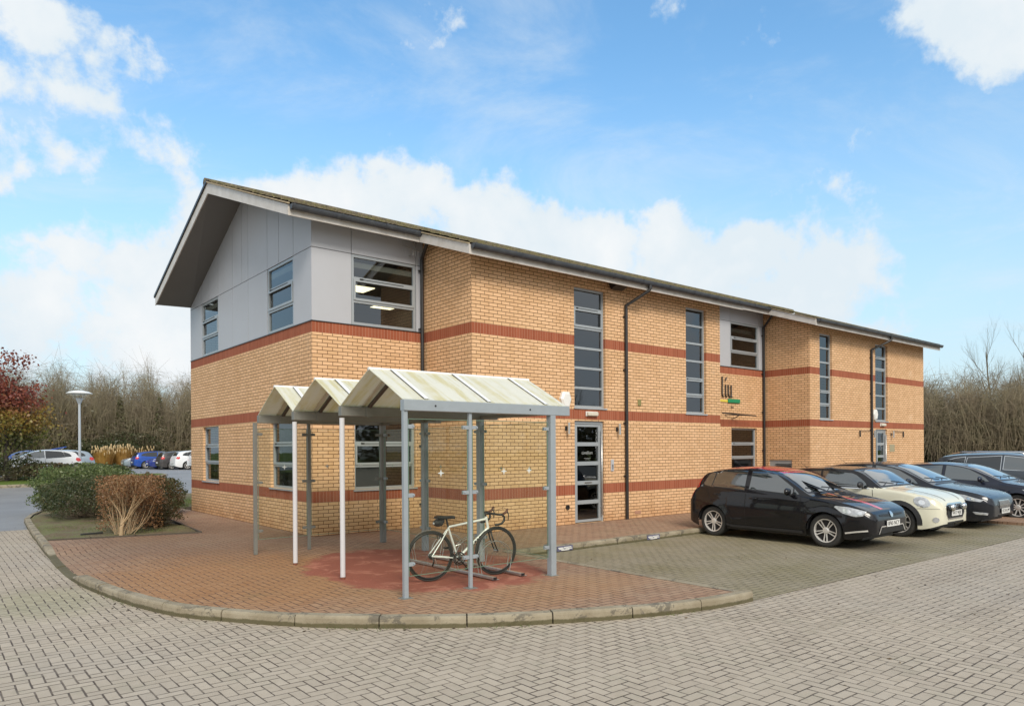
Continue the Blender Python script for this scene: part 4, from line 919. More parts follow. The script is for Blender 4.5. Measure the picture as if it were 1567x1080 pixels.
mb.tube([bb+Vector((0, -.038, 0)), bb+Vector((0, .038, 0))], .022, 14)
fr = mb.obj('frame', M_BW, BK); auto_smooth(fr, 50)
dirv = (hb-bb).normalized(); ydir = Vector((0, -1, 0)); up_ = dirv.cross(ydir)*-1
Mt = Matrix.Translation(bb+(hb-bb)*.70+Vector((0, -.0195, 0))) @ Matrix((( dirv.x, -dirv.z, 0, 0), (0, 0, -1, 0), (dirv.z, dirv.x, 0, 0), (0, 0, 0, 1)))
for k in range(5):     # dark down-tube marks
    a = bb+(hb-bb)*(.56+k*.075); MB().box(-.016, .016, -.0006, .0006, -.011, .011, Mt @ Matrix.Translation((-.09+k*.045, 0, 0)) @ Matrix.Rotation(pi/2, 4, 'X')).obj('frame_mark', M_BLK, fr)
mb = MB(); mb.tube([(.27, 0, .67), (.232, 0, .82)], .0135, 12); mb.obj('seat_post', M_BLK, BK)
mb = MB()       # saddle
vs = []; sec = [(-.14, .068, .0), (-.10, .072, .006), (-.04, .058, .0), (.03, .034, -.006), (.09, .022, -.006), (.135, .012, -.014)]
for x, wd, dz in sec:
    for k in range(9): a = pi*k/8; vs.append((.225+x, wd*cos(a), .835+dz+.022*sin(a)-(0.018 if k in (0, 8) else 0)))
mb.add(vs, [(i*9+k, i*9+k+1, i*9+k+10, i*9+k+9) for i in range(5) for k in range(8)]+[tuple(range(9)), tuple(45+k for k in range(8, -1, -1))]+[(i*9+8, i*9, i*9+9, i*9+17) for i in range(5)])
mb.obj('saddle', M_BLK, BK, smooth=True)
mb = MB(); mb.ball((.12, 0, .765), (.078, .05, .052)); mb.bbox(.10, .2, -.035, .035, .765, .83, .01); sb_ = mb.obj('saddle_bag', mat('saddle_bag_fabric', (.02, .02, .022), .7), BK, smooth=True)
MB().ball((.052, 0, .76), (.012, .025, .018)).obj('reflector', mat('clear_reflector', (.5, .5, .5), .2), sb_, smooth=True)
def wheel(c, parent, tilt=0.):
    Mw = Matrix.Translation(c) @ Matrix.Rotation(tilt, 4, 'Z') @ Matrix.Rotation(pi/2, 4, 'X')
    e = MB().lathe([(Rw-.013+.013*cos(a), .0125*sin(a)) for a in [2*pi*k/10 for k in range(10)]], 56, Mw, closed=True).obj('wheel', M_TYRE, parent, smooth=True)
    MB().lathe([(Rw-.024, .009), (Rw-.024, -.009), (Rw-.048, -.007), (Rw-.050, 0), (Rw-.048, .007)], 56, Mw, closed=True).obj('rim', M_BLK, e, smooth=True)
    m = MB(); m.lathe([(0, -.05), (.008, -.05), (.008, -.034), (.022, -.032), (.022, -.026), (.012, -.022), (.012, .022), (.022, .026), (.022, .032), (.008, .034), (.008, .05), (0, .05)], 16, Mw); m.obj('hub', M_ALU, e, smooth=True)
    m = MB()
    for k in range(24):
        a = 2*pi*k/24; b = a+(.9 if k % 2 else -.9); s_ = 1 if (k//2) % 2 else -1
        m.tube([Mw @ Vector((.02*cos(b), .02*sin(b), .029*s_)), Mw @ Vector(((Rw-.045)*cos(a), (Rw-.045)*sin(a), 0))], .0013, 4, False)
    m.obj('spokes', M_ALU, e); return e
wheel(rh, BK)
steer = R(4)
wheel(fh, BK, steer)
mb = MB()
for s_ in (-1, 1): mb.tube([fc+Vector((0, s_*.035, 0)), (.915, s_*.045, .50), (wb, s_*.05, Rw)], [.0125, .011, .008], 8)
mb.tube([fc+Vector((0, -.045, .01)), fc+Vector((0, .045, .01))], .014, 8); fk = mb.obj('fork', M_BLK, BK, smooth=True)
mb = MB(); bm_ = Vector((.90, 0, .85)); mb.tube([ht+Vector((-.005, 0, .02)), ht+Vector((-.015, 0, .06)), bm_], .015, 10); mb.obj('stem', M_BLK, BK, smooth=True)
bars = []
for s_ in (-1, 1):
    p = [(0, 0, 0), (0, s_*.12, .004), (.015, s_*.195, .0), (.07, s_*.205, -.005), (.105, s_*.208, -.035), (.10, s_*.21, -.085), (.06, s_*.212, -.125), (0, s_*.214, -.135), (-.04, s_*.214, -.135)]
    bars.append([bm_+Vector(q) for q in p])
mb = MB()
for b_ in bars: mb.tube(b_, .0155, 10)
hbm = mb.obj('handlebar', M_BLK, BK, smooth=True)
M_HOOD = mat('brown_brake_hood', (.14, .055, .035), .55)
for s_ in (-1, 1):
    c = bm_+Vector((.10, s_*.206, .01)); mb = MB(); mb.tube([c+Vector((-.02, 0, -.01)), c+Vector((.035, 0, .02)), c+Vector((.06, 0, .065))], [.018, .017, .013], 10); h = mb.obj('brake_hood', M_HOOD, hbm, smooth=True)
    mb = MB(); mb.tube([c+Vector((.05, 0, .04)), c+Vector((.07, s_*.004, -.02)), c+Vector((.06, s_*.01, -.10))], [.009, .007, .005], 8); mb.obj('brake_lever', M_BLK, h, smooth=True)
    mb = MB(); mb.tube([c+Vector((.05, 0, .055)), c+Vector((.03, -s_*.07, .075)), c+Vector((-.03, -s_*.14, .04)), ht+Vector((.03, 0, -.03))], .0025, 5); mb.obj('cable', M_BLK, h)
sprk = MB(); My = Matrix.Translation(bb+Vector((0, -.05, 0))) @ Matrix.Rotation(pi/2, 4, 'X')
sprk.lathe([(.088, -.003), (.091, 0), (.088, .003), (.074, .003), (.074, -.003)], 36, My, closed=True); sprk.lathe([(.03, -.003), (.03, .005), (.0, .006)], 16, My)
for k in range(5):
    a = 2*pi*k/5+.3; sprk.tube([My @ Vector((0, 0, 0)), My @ Vector((.082*cos(a), .082*sin(a), 0))], .007, 6)
sprk.lathe([(.064, -.006), (.066, -.009), (.062, -.011), (.052, -.009), (.052, -.006)], 30, My, closed=True)
ck = sprk.obj('chainset', M_BLK, BK, smooth=True)
ca = R(-52)
for s_ in (1, -1):
    d_ = Vector((cos(ca), 0, sin(ca)))*s_*.17; y_ = -.065*s_
    MB().tube([bb+Vector((0, y_, 0)), bb+d_+Vector((0, y_-.005*s_, 0))], [.012, .009], 8).obj('crank', M_BLK, ck, smooth=True)
    p = bb+d_+Vector((0, y_-.05*s_, 0)); MB().bbox(p.x-.045, p.x+.045, p.y-.035, p.y+.035, p.z-.012, p.z+.012, .004).obj('pedal', M_BLK, ck)
mb = MB(); cs = [Vector((.0, -.045, Rw+.038)), Vector((.40, -.05, .275+.086))]; mb.tube(cs, .004, 5); mb.tube([Vector((.02, -.045, Rw-.10)), Vector((.40, -.05, .275-.086))], .004, 5); mb.obj('chain', M_BLK, BK)
mb = MB(); mb.lathe([(.04, -.012), (.042, 0), (.03, .012), (.012, .014)], 18, Matrix.Translation((0, -.045, Rw)) @ Matrix.Rotation(pi/2, 4, 'X')); mb.tube([(.0, -.055, Rw-.01), (.03, -.06, Rw-.06), (.01, -.05, Rw-.13)], [.012, .01, .012], 8); mb.obj('rear_gear', M_BLK, BK, smooth=True)
mb = MB()
for base, u in ((fc+Vector((-.02, 0, .0)), 1), (Vector((.15, 0, .595)), -1)):
    for s_ in (-1, 1): mb.tube([base+Vector((.03*u, 0, .03)), base+Vector((.035*u, s_*.035, .0)), base+Vector((.03*u, s_*.03, -.045))], .006, 6)
mb.obj('brake_caliper', M_BLK, BK)
mb = MB(); a = bb+(hb-bb)*.45; b = bb+(st_-bb)*.40
mb.tube([b+Vector((.015, -.02, .0)), b+Vector((.08, -.035, .02)), b+Vector((.11, 0, .03)), b+Vector((.08, .035, .02)), b+Vector((.015, .02, 0))], .003, 5); mb.tube([b+Vector((.015, -.02, -.0)), b+Vector((.05, 0, -.11)), b+Vector((.015, .02, 0))], .003, 5); mb.obj('bottle_cage', M_ALU, BK)

# ================================================================ CARS
def pch(P, x):
    """monotone cubic through the points P"""
    n = len(P)
    if x <= P[0][0]: return P[0][1]
    if x >= P[-1][0]: return P[-1][1]
    d = [(P[i+1][1]-P[i][1])/(P[i+1][0]-P[i][0]) for i in range(n-1)]
    m = [d[0]]+[0 if d[i-1]*d[i] <= 0 else 2*d[i-1]*d[i]/(d[i-1]+d[i]) for i in range(1, n-1)]+[d[-1]]
    for i in range(n-1):
        if x <= P[i+1][0]:
            h = P[i+1][0]-P[i][0]; t = (x-P[i][0])/h
            return P[i][1]*(1+2*t)*(1-t)**2+h*m[i]*t*(1-t)**2+P[i+1][1]*t*t*(3-2*t)+h*m[i+1]*t*t*(t-1)
def paint(name, base, flake=0., dirt=.25):
    s = NT(name); O = s.tc.outputs['Object']; c = s.mix(s.M('MULTIPLY', s.mr(s.noise(O, 2.5, 5, .7), .45, .75), dirt), base, tuple(b*.7+.025 for b in base))
    sp = s.n('ShaderNodeSeparateXYZ'); s.put(sp.inputs[0], O); low = s.M('MULTIPLY', s.mr(sp.outputs[2], .45, .15), s.mr(s.noise(O, 7, 5, .7), .35, .65))
    c = s.mix(s.M('MULTIPLY', low, dirt), c, (.12, .105, .085)); s.put(s.p.inputs['Base Color'], c); s.p.inputs['Metallic'].default_value = flake
    s.put(s.p.inputs['Roughness'], s.mr(s.noise(O, 5, 5, .7), .3, .8, .28, .42)); s.p.inputs['Coat Weight'].default_value = .8; s.p.inputs['Coat Roughness'].default_value = .03; s.p.inputs['Specular IOR Level'].default_value = .15
    return s.m
M_CGL = mat('car_glass', (.018, .026, .028), .03, 0, 1., coat=1.); M_CGL.node_tree.nodes['Principled BSDF'].inputs['IOR'].default_value = 1.75
M_CGP = mat('privacy_glass', (.006, .007, .008), .04, 0, .8, coat=.6)
M_TRIM = mat('black_plastic_trim', (.022, .022, .024), .5, bump=(80, .15)); M_CHR = mat('chrome', (.72, .72, .72), .12, 1.)
M_HL = mat('headlight_lens', (.58, .60, .62), .08, .35, .8, coat=1, noise=(14, .7, (.22, .22, .24))); M_HLB = mat('headlight_bowl', (.8, .8, .8), .08, .9)
M_TL = mat('tail_light_lens', (.55, .012, .012), .12, 0, .6, coat=1); M_RIM = mat('silver_alloy', (.74, .72, .69), .35, .45, noise=(20, .4, (.5, .44, .38)))
M_PLATE = mat('white_plate', (.72, .72, .70), .4); M_SEAM = mat('panel_gap', (.004, .004, .004), .8); M_GRL = mat('black_grille', (.012, .012, .013), .45)
class Car:
    def __init__(s, sp, pm, root, roofm=None, detail=True):
        s.sp, s.root = sp, root; L, Wd, H = sp['L'], sp['W'], sp['H']; s.L = L
        zt_, zb_ = sp['zt'], sp['zb']; fa, ra = sp['fa'], sp['ra']; rw = sp['rw']; arch = rw+.045; s.rw = rw
        def P(x):
            a = max(0, 1-x/.85); b = max(0, 1-(L-x)/.75)
            cf, cr = sp.get('cf', .34), sp.get('cr', .24)
            f = (1-cf)+cf*(1-min(1, a)**2.4)**(1/2.4); r = (1-cr)+cr*(1-min(1, b)**2.6)**(1/2.6)
            return Wd/2*f*r
        s.P = P
        def zlow(x):
            z = .185+.11*max(0, 1-x/.35)**1.5+.12*max(0, 1-(L-x)/.4)**1.5
            for w_ in (fa, ra):
                dx = abs(x-w_)
                if dx < arch: z = max(z, rw+math.sqrt(arch*arch-dx*dx))
            return z
        xs = {0., .006, .02, .04, .07, .1, L-.006, L-.02, L-.045, L-.08, L-.12, L}
        N = 84 if detail else 46
        for i in range(N+1): xs.add(L*i/N)
        for w_ in (fa, ra):
            for k in range(25 if detail else 13):
                a = pi*k/(24 if detail else 12); xs.add(w_+arch*cos(a))
            xs.add(w_-arch-.002); xs.add(w_+arch+.002)
        xs = sorted(x for x in xs if 0 <= x <= L); xs = [x for i, x in enumerate(xs) if i == 0 or x-xs[i-1] > .0015]
        nl, ng, nt_ = (9, 6, 8) if detail else (5, 4, 4); rows = []; s.zbf = []
        for x in xs:
            p = P(x); zt = pch(zt_, x); zl = zlow(x); zb = min(pch(zb_, x), zt-.055); zl = min(zl, zb-.03); ze = max(zb+.012, zt-sp.get('crown', .05)*min(1, max(.35, (zt-.6)/.6)))
            sec = []; mid = .52
            for k in range(nl+1):
                z = zl+(zb-zl)*k/nl; q = (z-mid)/(.42 if z > mid else .36); y = p*(1-.045*q*q) if z > mid else p*(1-.05*abs(q)**2.2)
                if sp.get('crease') and x > .5: y += .012*math.exp(-((z-sp['crease']-.03*x)/.035)**2)
                for w_ in (fa, ra):     # wheel-arch lips
                    r_ = math.hypot(x-w_, z-rw)
                    if r_ < arch+.10: y += .016*(1-max(0, r_-arch)/.10)
                sec.append((y, z))
            yb = sec[-1][0]
            for k in range(1, ng+1):
                z = zb+(ze-zb)*k/ng; t = z-zb; sec.append((yb-.028*(1-math.exp(-t/.03))-sp.get('tum', .30)*t-.10*t*t, z))
            ye = sec[-1][0]
            for k in range(1, nt_+1):
                u = k/nt_; sec.append((ye*(1-u)*(1), ze+(zt-ze)*(1-(1-u)**2.6)))
            rows.append([Vector((x, y, z)) for y, z in sec]); s.zbf.append(zb)
        m = len(rows[0]); vs = []; 
        for r in rows: vs += r+[Vector((v.x, -v.y, v.z)) for v in r[-2::-1]]
        M2 = 2*m-1; fb = []; fr = []
        for i in range(len(rows)-1):
            for j in range(M2-1):
                f = (i*M2+j, i*M2+j+1, (i+1)*M2+j+1, (i+1)*M2+j); c = (vs[f[0]]+vs[f[2]])/2
                jj = min(j, M2-2-j); isroof = roofm is not None and jj >= nl and sp['roofx'][0] < c.x < sp['roofx'][1] and c.z > sp.get('roofz', .9)
                (fr if isroof else fb).append(f)
        fb.append(tuple(range(M2-1, -1, -1))); e = (len(rows)-1)*M2; fb.append(tuple(e+j for j in range(M2)))
        s.bvh = BVHTree.FromPolygons(vs, fb+fr)
        def emit(name, fs, mt):
            used = sorted({i for f in fs for i in f}); mp = {i: k for k, i in enumerate(used)}
            o = mesh_obj(name, [vs[i] for i in used], [tuple(mp[i] for i in f) for f in fs], mt, root); auto_smooth(o, 38); return o
        s.body = emit('body', fb, pm)
        if fr: s.roofo = emit('roof', fr, roofm)
        # floor pan and dark wheel wells
        mb = MB(); mb.box(.25, L-.25, -Wd/2+.24, Wd/2-.24, .17, .34)
        for w_ in (fa, ra):
            n = 16; 
            for sd in (-1, 1):
                yi, yo = sd*(Wd/2-.26), sd*(Wd/2-.035)
                a_ = [pi*k/n for k in range(n+1)]
                v = [(w_+(arch+.004)*cos(a), yy, rw+(arch+.004)*sin(a)) for a in a_ for yy in (yi, yo)]; mb.add(v, [(2*k, 2*k+1, 2*k+3, 2*k+2) for k in range(n)])
                mb.add([(w_+(arch+.004)*cos(a), yi, rw+(arch+.004)*sin(a)) for a in a_]+[(w_-arch, yi, .2), (w_+arch, yi, .2)], [tuple(range(n+3))])
        mb.obj('underbody', M_TRIM, root)
        for w_ in (fa, ra):
            for sd in (1, -1): s.wheel(w_, sd, detail)
    def wheel(s, x, sd, detail):
        sp = s.sp; rw = s.rw; tw = .10; rr = sp.get('rr', .215); y = sd*(s.P(x)-.035); Mw = Matrix.Translation((x, y, rw)) @ Matrix.Rotation(-sd*pi/2, 4, 'X')
        n = 40 if detail else 18
        e = MB().lathe([(rr, -.02), (rr+.006, -.004), (rr+.03, .004), (rw-.03, .002), (rw-.008, -.012), (rw, -.035), (rw, -.17), (rr, -.19)], n, Mw).obj('wheel', M_TYRE, s.root); auto_smooth(e, 35)
        m = MB(); m.lathe([(rr, -.02), (rr-.004, -.006), (rr-.020, -.010), (rr-.024, -.05)], n, Mw)
        ns = sp.get('spokes', 10); wid = sp.get('spw', .022)
        for k in range(ns):
            a = 2*pi*(k+.5*0)/ns + sp.get('sph', 0)
            if sp.get('split'): a = 2*pi*(k//2)/(ns/2)+(.19 if k % 2 else -.19)+.3
            u = Vector((cos(a), sin(a), 0)); t = Vector((-sin(a), cos(a), 0)); h0 = Vector((0, 0, -.028)); h1 = Vector((0, 0, -.012))
            sh = t*(wid*.9 if k % 2 else -wid*.9)*0.5 if sp.get('split') else t*0
            a0, a1 = .045, rr-.012; w0, w1 = wid*.75, wid*.62
            v = [u*a0+t*w0+h0+sh, u*a0-t*w0+h0+sh, u*a1-t*w1+h1-sh*1.3, u*a1+t*w1+h1-sh*1.3]; v += [q+Vector((0, 0, -.02)) for q in v]
            m.add([Mw @ q for q in v], [(0, 1, 2, 3), (0, 4, 5, 1), (1, 5, 6, 2), (2, 6, 7, 3), (3, 7, 4, 0)])
        m.lathe([(.062, -.05), (.06, -.026), (.045, -.018), (.0, -.016)], 18, Mw); m.obj('rim', M_RIM, e)
        MB().lathe([(0, -.052), (rr-.01, -.052), (rr-.01, -.10)], 20, Mw).obj('wheel_shade_disc', mat('dark_wheel_inside', (.010, .009, .009), .7) if not bpy.data.materials.get('dark_wheel_inside') else bpy.data.materials['dark_wheel_inside'], e)  # near-black backing disc stands in for the shade between the spokes
    def hit(s, a, b, ax, off):
        big = 4
        if ax == 'L': o, d = Vector((a, big, b)), Vector((0, -1, 0))
        elif ax == 'R': o, d = Vector((a, -big, b)), Vector((0, 1, 0))
        elif ax == 'F': o, d = Vector((-big, a, b)), Vector((1, 0, 0))
        elif ax == 'B': o, d = Vector((s.L+big, a, b)), Vector((-1, 0, 0))
        else: o, d = Vector((a, b, big)), Vector((0, 0, -1))
        r = s.bvh.ray_cast(o, d)
        if r[0] is None:
            r = s.bvh.find_nearest(o+d*(big-1)); 
        n = r[1] if r[1].dot(d) < 0 else -r[1]
        return r[0]+n*off
    def decal(s, name, poly, ax, mt, parent=None, off=.004, nu=10, nv=8, horiz=True):
        """panel that follows the bodywork: poly given in the view along axis ax"""
        pts = [(p[0], p[1]) if horiz else (p[1], p[0]) for p in poly]; n = len(pts)
        b0, b1 = min(p[1] for p in pts), max(p[1] for p in pts); vs = []; e = (b1-b0)*1e-4
        for i in range(nv+1):
            b = b0+e+(b1-b0-2*e)*i/nv; X = []
            for k in range(n):
                p, q = pts[k], pts[(k+1) % n]
                if (p[1]-b)*(q[1]-b) < 0: X.append(p[0]+(q[0]-p[0])*(b-p[1])/(q[1]-p[1]))
            if len(X) < 2: X = [pts[0][0], pts[0][0]]
            a0, a1 = min(X), max(X)
            for j in range(nu+1):
                a = a0+(a1-a0)*j/nu; vs.append(s.hit(*((a, b) if horiz else (b, a)), ax, off))
        o = mesh_obj(name, vs, [(i*(nu+1)+j, i*(nu+1)+j+1, (i+1)*(nu+1)+j+1, (i+1)*(nu+1)+j) for i in range(nv) for j in range(nu)], mt, parent or s.root, smooth=True)
        return o
    def line(s, name, pts, ax, mt, wd=.011, off=.002, parent=None, sub=8):
        q = []
        for a, b in zip(pts, pts[1:]):
            for k in range(sub): q.append((a[0]+(b[0]-a[0])*k/sub, a[1]+(b[1]-a[1])*k/sub))
        q.append(pts[-1]); vs = []
        for i, p in enumerate(q):
            a, b = q[max(0, i-1)], q[min(len(q)-1, i+1)]; t = Vector((b[0]-a[0], b[1]-a[1])).normalized(); n = Vector((-t.y, t.x))*wd/2
            vs += [s.hit(p[0]+n.x, p[1]+n.y, ax, off), s.hit(p[0]-n.x, p[1]-n.y, ax, off)]
        return mesh_obj(name, vs, [(2*i, 2*i+1, 2*i+3, 2*i+2) for i in range(len(q)-1)], mt, parent or s.root, smooth=True)
    def glass(s, sides, screen, rear, dark=()):
        for k, poly in enumerate(sides):
            for ax in ('L', 'R'):
                rim = s.inset(poly, -.014); s.decal('window_surround', rim, ax, s.sp.get('surround', M_TRIM), off=.002); s.decal('side_window', poly, ax, M_CGP if k in dark else M_CGL, off=.005)
        s.decal('windscreen_surround', s.inset(screen, -.022), 'F', M_TRIM, off=.002); s.decal('windscreen', screen, 'F', M_CGL, off=.005, nu=16)
        if rear: s.decal('rear_window', rear, 'B', M_CGP, off=.005, nu=14)
    @staticmethod
    def inset(poly, d):
        n = len(poly); A = sum(poly[i][0]*poly[(i+1) % n][1]-poly[(i+1) % n][0]*poly[i][1] for i in range(n)); sg = 1 if A > 0 else -1; o = []
        for i in range(n):
            p, q, r = Vector(poly[i-1]), Vector(poly[i]), Vector(poly[(i+1) % n]); a = (q-p).normalized(); b = (r-q).normalized()
            na, nb = Vector((-a.y, a.x))*sg, Vector((-b.y, b.x))*sg; h = (na+nb); h = h/max(.35, h.length_squared/2) if h.length > .01 else na; o.append(tuple(q+h*d))
        return o
    def mirror(s, x, z, mt, y=None):
        for sd in (1, -1):
            yy = abs(s.hit(x, z-.06, 'L', 0).y)
            mb = MB(); mb.ball((x, sd*(yy+.13), z+.015), (.055, .105, .072)); 
            for i, v in enumerate(mb.v):
                if v[0] > x+.025: mb.v[i] = (x+.025, v[1], v[2])
            mi = mb.obj('mirror', mt, s.root, smooth=True); mb = MB(); mb.tube([(x, sd*(yy-.03), z-.06), (x, sd*(yy+.08), z-.03)], [.03, .02], 8); mb.obj('mirror_arm', M_TRIM, mi, smooth=True)
    def handles(s, pts, mt=None):
        for x, z in pts:
            for ax, sd in (('L', 1), ('R', -1)):
                p = s.hit(x, z, ax, 0); mb = MB(); mb.tube([(x-.085, p.y, z), (x-.07, p.y+sd*.028, z+.004), (x+.07, p.y+sd*.028, z+.006), (x+.085, p.y, z+.003)], .011, 8); mb.obj('door_handle', mt or s.body.data.materials[0], s.root, smooth=True)
    def plate(s, txt, z, x_off=0., y=0., rear=False):
        h = s.hit(y, z, 'B' if rear else 'F', .012); sg = -1 if rear else 1; mb = MB(); xx = h.x-(.012 if not rear else -.012)
        mb.box(min(xx, xx-.008*sg), max(xx, xx-.008*sg), y-.26, y+.26, z-.055, z+.055); pl = mb.obj('number_plate', M_PLATE, s.root)
        if txt: text_obj('lettering', txt, .105, M_SEAM, pl, Matrix.Translation((xx-.0095*sg, y, z)) @ Matrix(((0, 0, -1, 0), (-1, 0, 0, 0), (0, 1, 0, 0), (0, 0, 0, 1))), .001, sx=.98)
    def wipers(s, x, z, y0=-.55):
        for a, b in ((-.45, .05), (.1, .6)):
            p = s.hit(a, z, 'F', .012); q = s.hit(b, z+.05, 'F', .016); mb = MB(); mb.tube([p, q], .006, 6); mb.tube([s.hit(b, z-.02, 'F', .01), (p+q)/2+Vector((-.01, 0, .01))], .007, 6); mb.obj('wiper', M_TRIM, s.root)
    def antenna(s, x, l=.3):
        p = s.hit(x, 0, 'T', 0); mb = MB(); mb.ball((p.x, 0, p.z+.004), (.03, .018, .014)); mb.tube([p, p+Vector((l*.8, 0, l*.62))], [.004, .002], 6); mb.obj('antenna', M_TRIM, s.root)
def ellipse(cx, cz, a, b, th=0., n=20): return [(cx+a*cos(t)*cos(th)-b*sin(t)*sin(th), cz+a*cos(t)*sin(th)+b*sin(t)*cos(th)) for t in [2*pi*k/n+.01 for k in range(n)]]
GZ = -.116
# ---------- black five-door hatchback with red trim
M_MG = paint('black_car_paint', (.004, .004, .006), 0, .06); M_RED = mat('red_car_trim', (.62, .03, .05), .25, coat=1)
t = tag(empty('parked_car', (6.80+.865, -7.97, GZ), pi/2), 'black five-door hatchback with a red roof and red bonnet stripe', 'car', 'cars parked along the office front')
sp = dict(L=3.95, W=1.73, H=1.47, fa=.84, ra=3.28, rw=.31, rr=.222, spokes=10, split=True, spw=.013, crown=.05, tum=.27, crease=.62,
          zt=[(x*.983, z*.975) for x, z in [(0, .55), (.02, .64), (.07, .71), (.2, .78), (.45, .86), (.8, .935), (1.1, .985), (1.2, 1.02), (1.55, 1.235), (1.85, 1.385), (2.15, 1.455), (2.6, 1.495), (3.0, 1.485), (3.4, 1.43), (3.58, 1.385), (3.66, 1.31), (3.80, 1.06), (3.92, .88), (4.0, .72), (4.02, .55)]],
          zb=[(x*.983, z*.975) for x, z in [(0, .55), (.2, .68), (.6, .82), (1.1, .90), (1.6, .93), (2.4, .96), (3.2, 1.01), (3.6, 1.05), (3.9, .95), (4.02, .8)]])
c = Car(sp, M_MG, t)
c.glass([[(1.36, .955), (1.47, .955), (1.47, 1.06)], [(1.49, .955), (1.50, 1.075), (1.88, 1.315), (2.12, 1.392), (2.42, 1.425), (2.45, .985)], [(2.55, .99), (2.54, 1.43), (2.95, 1.425), (3.24, 1.375), (3.33, 1.04), (3.26, 1.01)], [(3.27, 1.02), (3.35, 1.04), (3.27, 1.365), (3.42, 1.31), (3.56, 1.09), (3.5, 1.05)]], [(-.70, 1.00), (.70, 1.00), (.53, 1.405), (.3, 1.43), (-.3, 1.43), (-.53, 1.405)], [(-.55, 1.05), (.55, 1.05), (.48, 1.32), (-.48, 1.32)])
c.decal('red_roof_panel', [(1.75, -.50), (1.75, .50), (2.0, .585), (2.3, .60), (3.3, .60), (3.6, .54), (3.6, -.54), (3.3, -.60), (2.3, -.60), (2.0, -.585)], 'T', M_RED, nu=16, nv=10)
c.decal('bonnet_stripe', [(.10, .13), (.10, .27), (.5, .31), (1.10, .36), (1.10, .20), (.5, .16)], 'T', M_RED, nu=8, nv=8)
c.decal('bonnet_vent', [(.75, -.32), (.75, -.14), (1.08, -.12), (1.08, -.36)], 'T', M_TRIM)
c.line('panel_gap', [(1.12, .66), (1.10, -.66)], 'T', M_SEAM, .012); c.line('panel_gap', [(.16, .50), (.4, .60), (.8, .655), (1.12, .68)], 'T', M_SEAM, .008)
for ax in 'LR':
    c.line('panel_gap', [(1.32, .93), (1.30, .60), (1.32, .30), (1.42, .24), (2.44, .24), (2.49, .32), (2.50, .6), (2.50, .96)], ax, M_SEAM); c.line('panel_gap', [(2.50, .3), (2.6, .24), (2.98, .25), (3.08, .50), (3.30, .72), (3.44, .98)], ax, M_SEAM)
    c.decal('headlight', [(.13, .70), (.17, .615), (.30, .60), (.52, .66), (.66, .765), (.62, .785), (.40, .765)], ax, M_HL, nu=14, horiz=False, nv=14)
    c.decal('headlight_bowl', ellipse(.43, .695, .075, .045, .3), ax, M_HLB, off=.008); c.decal('headlight_bowl', ellipse(.22, .665, .035, .03), ax, M_HLB, off=.008)
    c.decal('tail_light', [(3.60, 1.36), (3.69, 1.345), (3.84, 1.12), (3.93, .93), (3.97, .83), (3.88, .86), (3.80, .99), (3.72, 1.16)], ax, M_TL, off=.007, nv=14)
    c.line('bumper_fin', [(.10, .36), (.30, .33), (.46, .30)], ax, M_RIM, .028, .012); c.line('sill_trim', [(1.26, .255), (3.0, .255)], ax, M_TRIM, .05, .014)
    c.line('red_flash', [(1.20, 1.04)] and [(1.18, 1.0), (1.22, 1.03)], ax, M_TRIM, .01)
c.decal('upper_grille', [(-.45, .60), (-.05, .585), (.05, .585), (.45, .60), (.47, .635), (-.47, .635)], 'F', M_GRL); c.decal('badge', ellipse(0, .62, .055, .055), 'F', M_CHR, off=.014)
c.decal('lower_grille', [(-.42, .27), (.42, .27), (.52, .40), (-.52, .40)], 'F', M_GRL); c.line('grille_trim', [(-.56, .26), (-.44, .42), (.44, .42), (.56, .26)], 'F', M_RIM, .018, .012)
c.plate('BP65 NCY', .465); c.mirror(1.52, .99, M_MG); c.handles([(2.32, .83), (3.18, .88)]); c.wipers(1.2, 1.02); c.antenna(3.1, .33)
# ---------- cream three-door with black roof
M_CR = paint('cream_car_paint', (.68, .66, .53), 0, .1); M_BR = paint('black_roof_paint', (.012, .012, .014))
t = tag(empty('parked_car', (9.45+.865, -8.10, GZ), pi/2), 'cream small hatchback with black roof, round lamps and bonnet stripes', 'car', 'cars parked along the office front')
sp = dict(L=3.83, W=1.73, H=1.41, fa=.76, ra=3.25, rw=.31, rr=.225, spokes=10, spw=.017, crown=.035, tum=.20, cf=.36, roofx=(1.1, 3.78), roofz=.985,
          zt=[(0, .56), (.02, .68), (.06, .755), (.15, .82), (.35, .89), (.7, .955), (1.05, 1.0), (1.14, 1.03), (1.40, 1.22), (1.62, 1.345), (1.85, 1.395), (2.3, 1.412), (2.9, 1.39), (3.4, 1.335), (3.52, 1.29), (3.64, 1.05), (3.74, .9), (3.81, .7), (3.83, .55)],
          zb=[(0, .56), (.2, .75), (.6, .88), (1.1, .945), (2, .965), (3.3, .985), (3.6, .95), (3.83, .8)])
c = Car(sp, M_CR, t, M_BR)
c.glass([[(1.42, .985), (1.46, 1.09), (1.70, 1.27), (1.92, 1.315), (2.42, 1.325), (2.42, .99)], [(2.47, .99), (2.47, 1.325), (3.05, 1.30), (3.30, 1.26), (3.40, 1.02), (3.3, .995)]], [(-.70, 1.03), (.70, 1.03), (.585, 1.33), (.35, 1.35), (-.35, 1.35), (-.585, 1.33)], [(-.55, 1.0), (.55, 1.0), (.5, 1.28), (-.5, 1.28)])
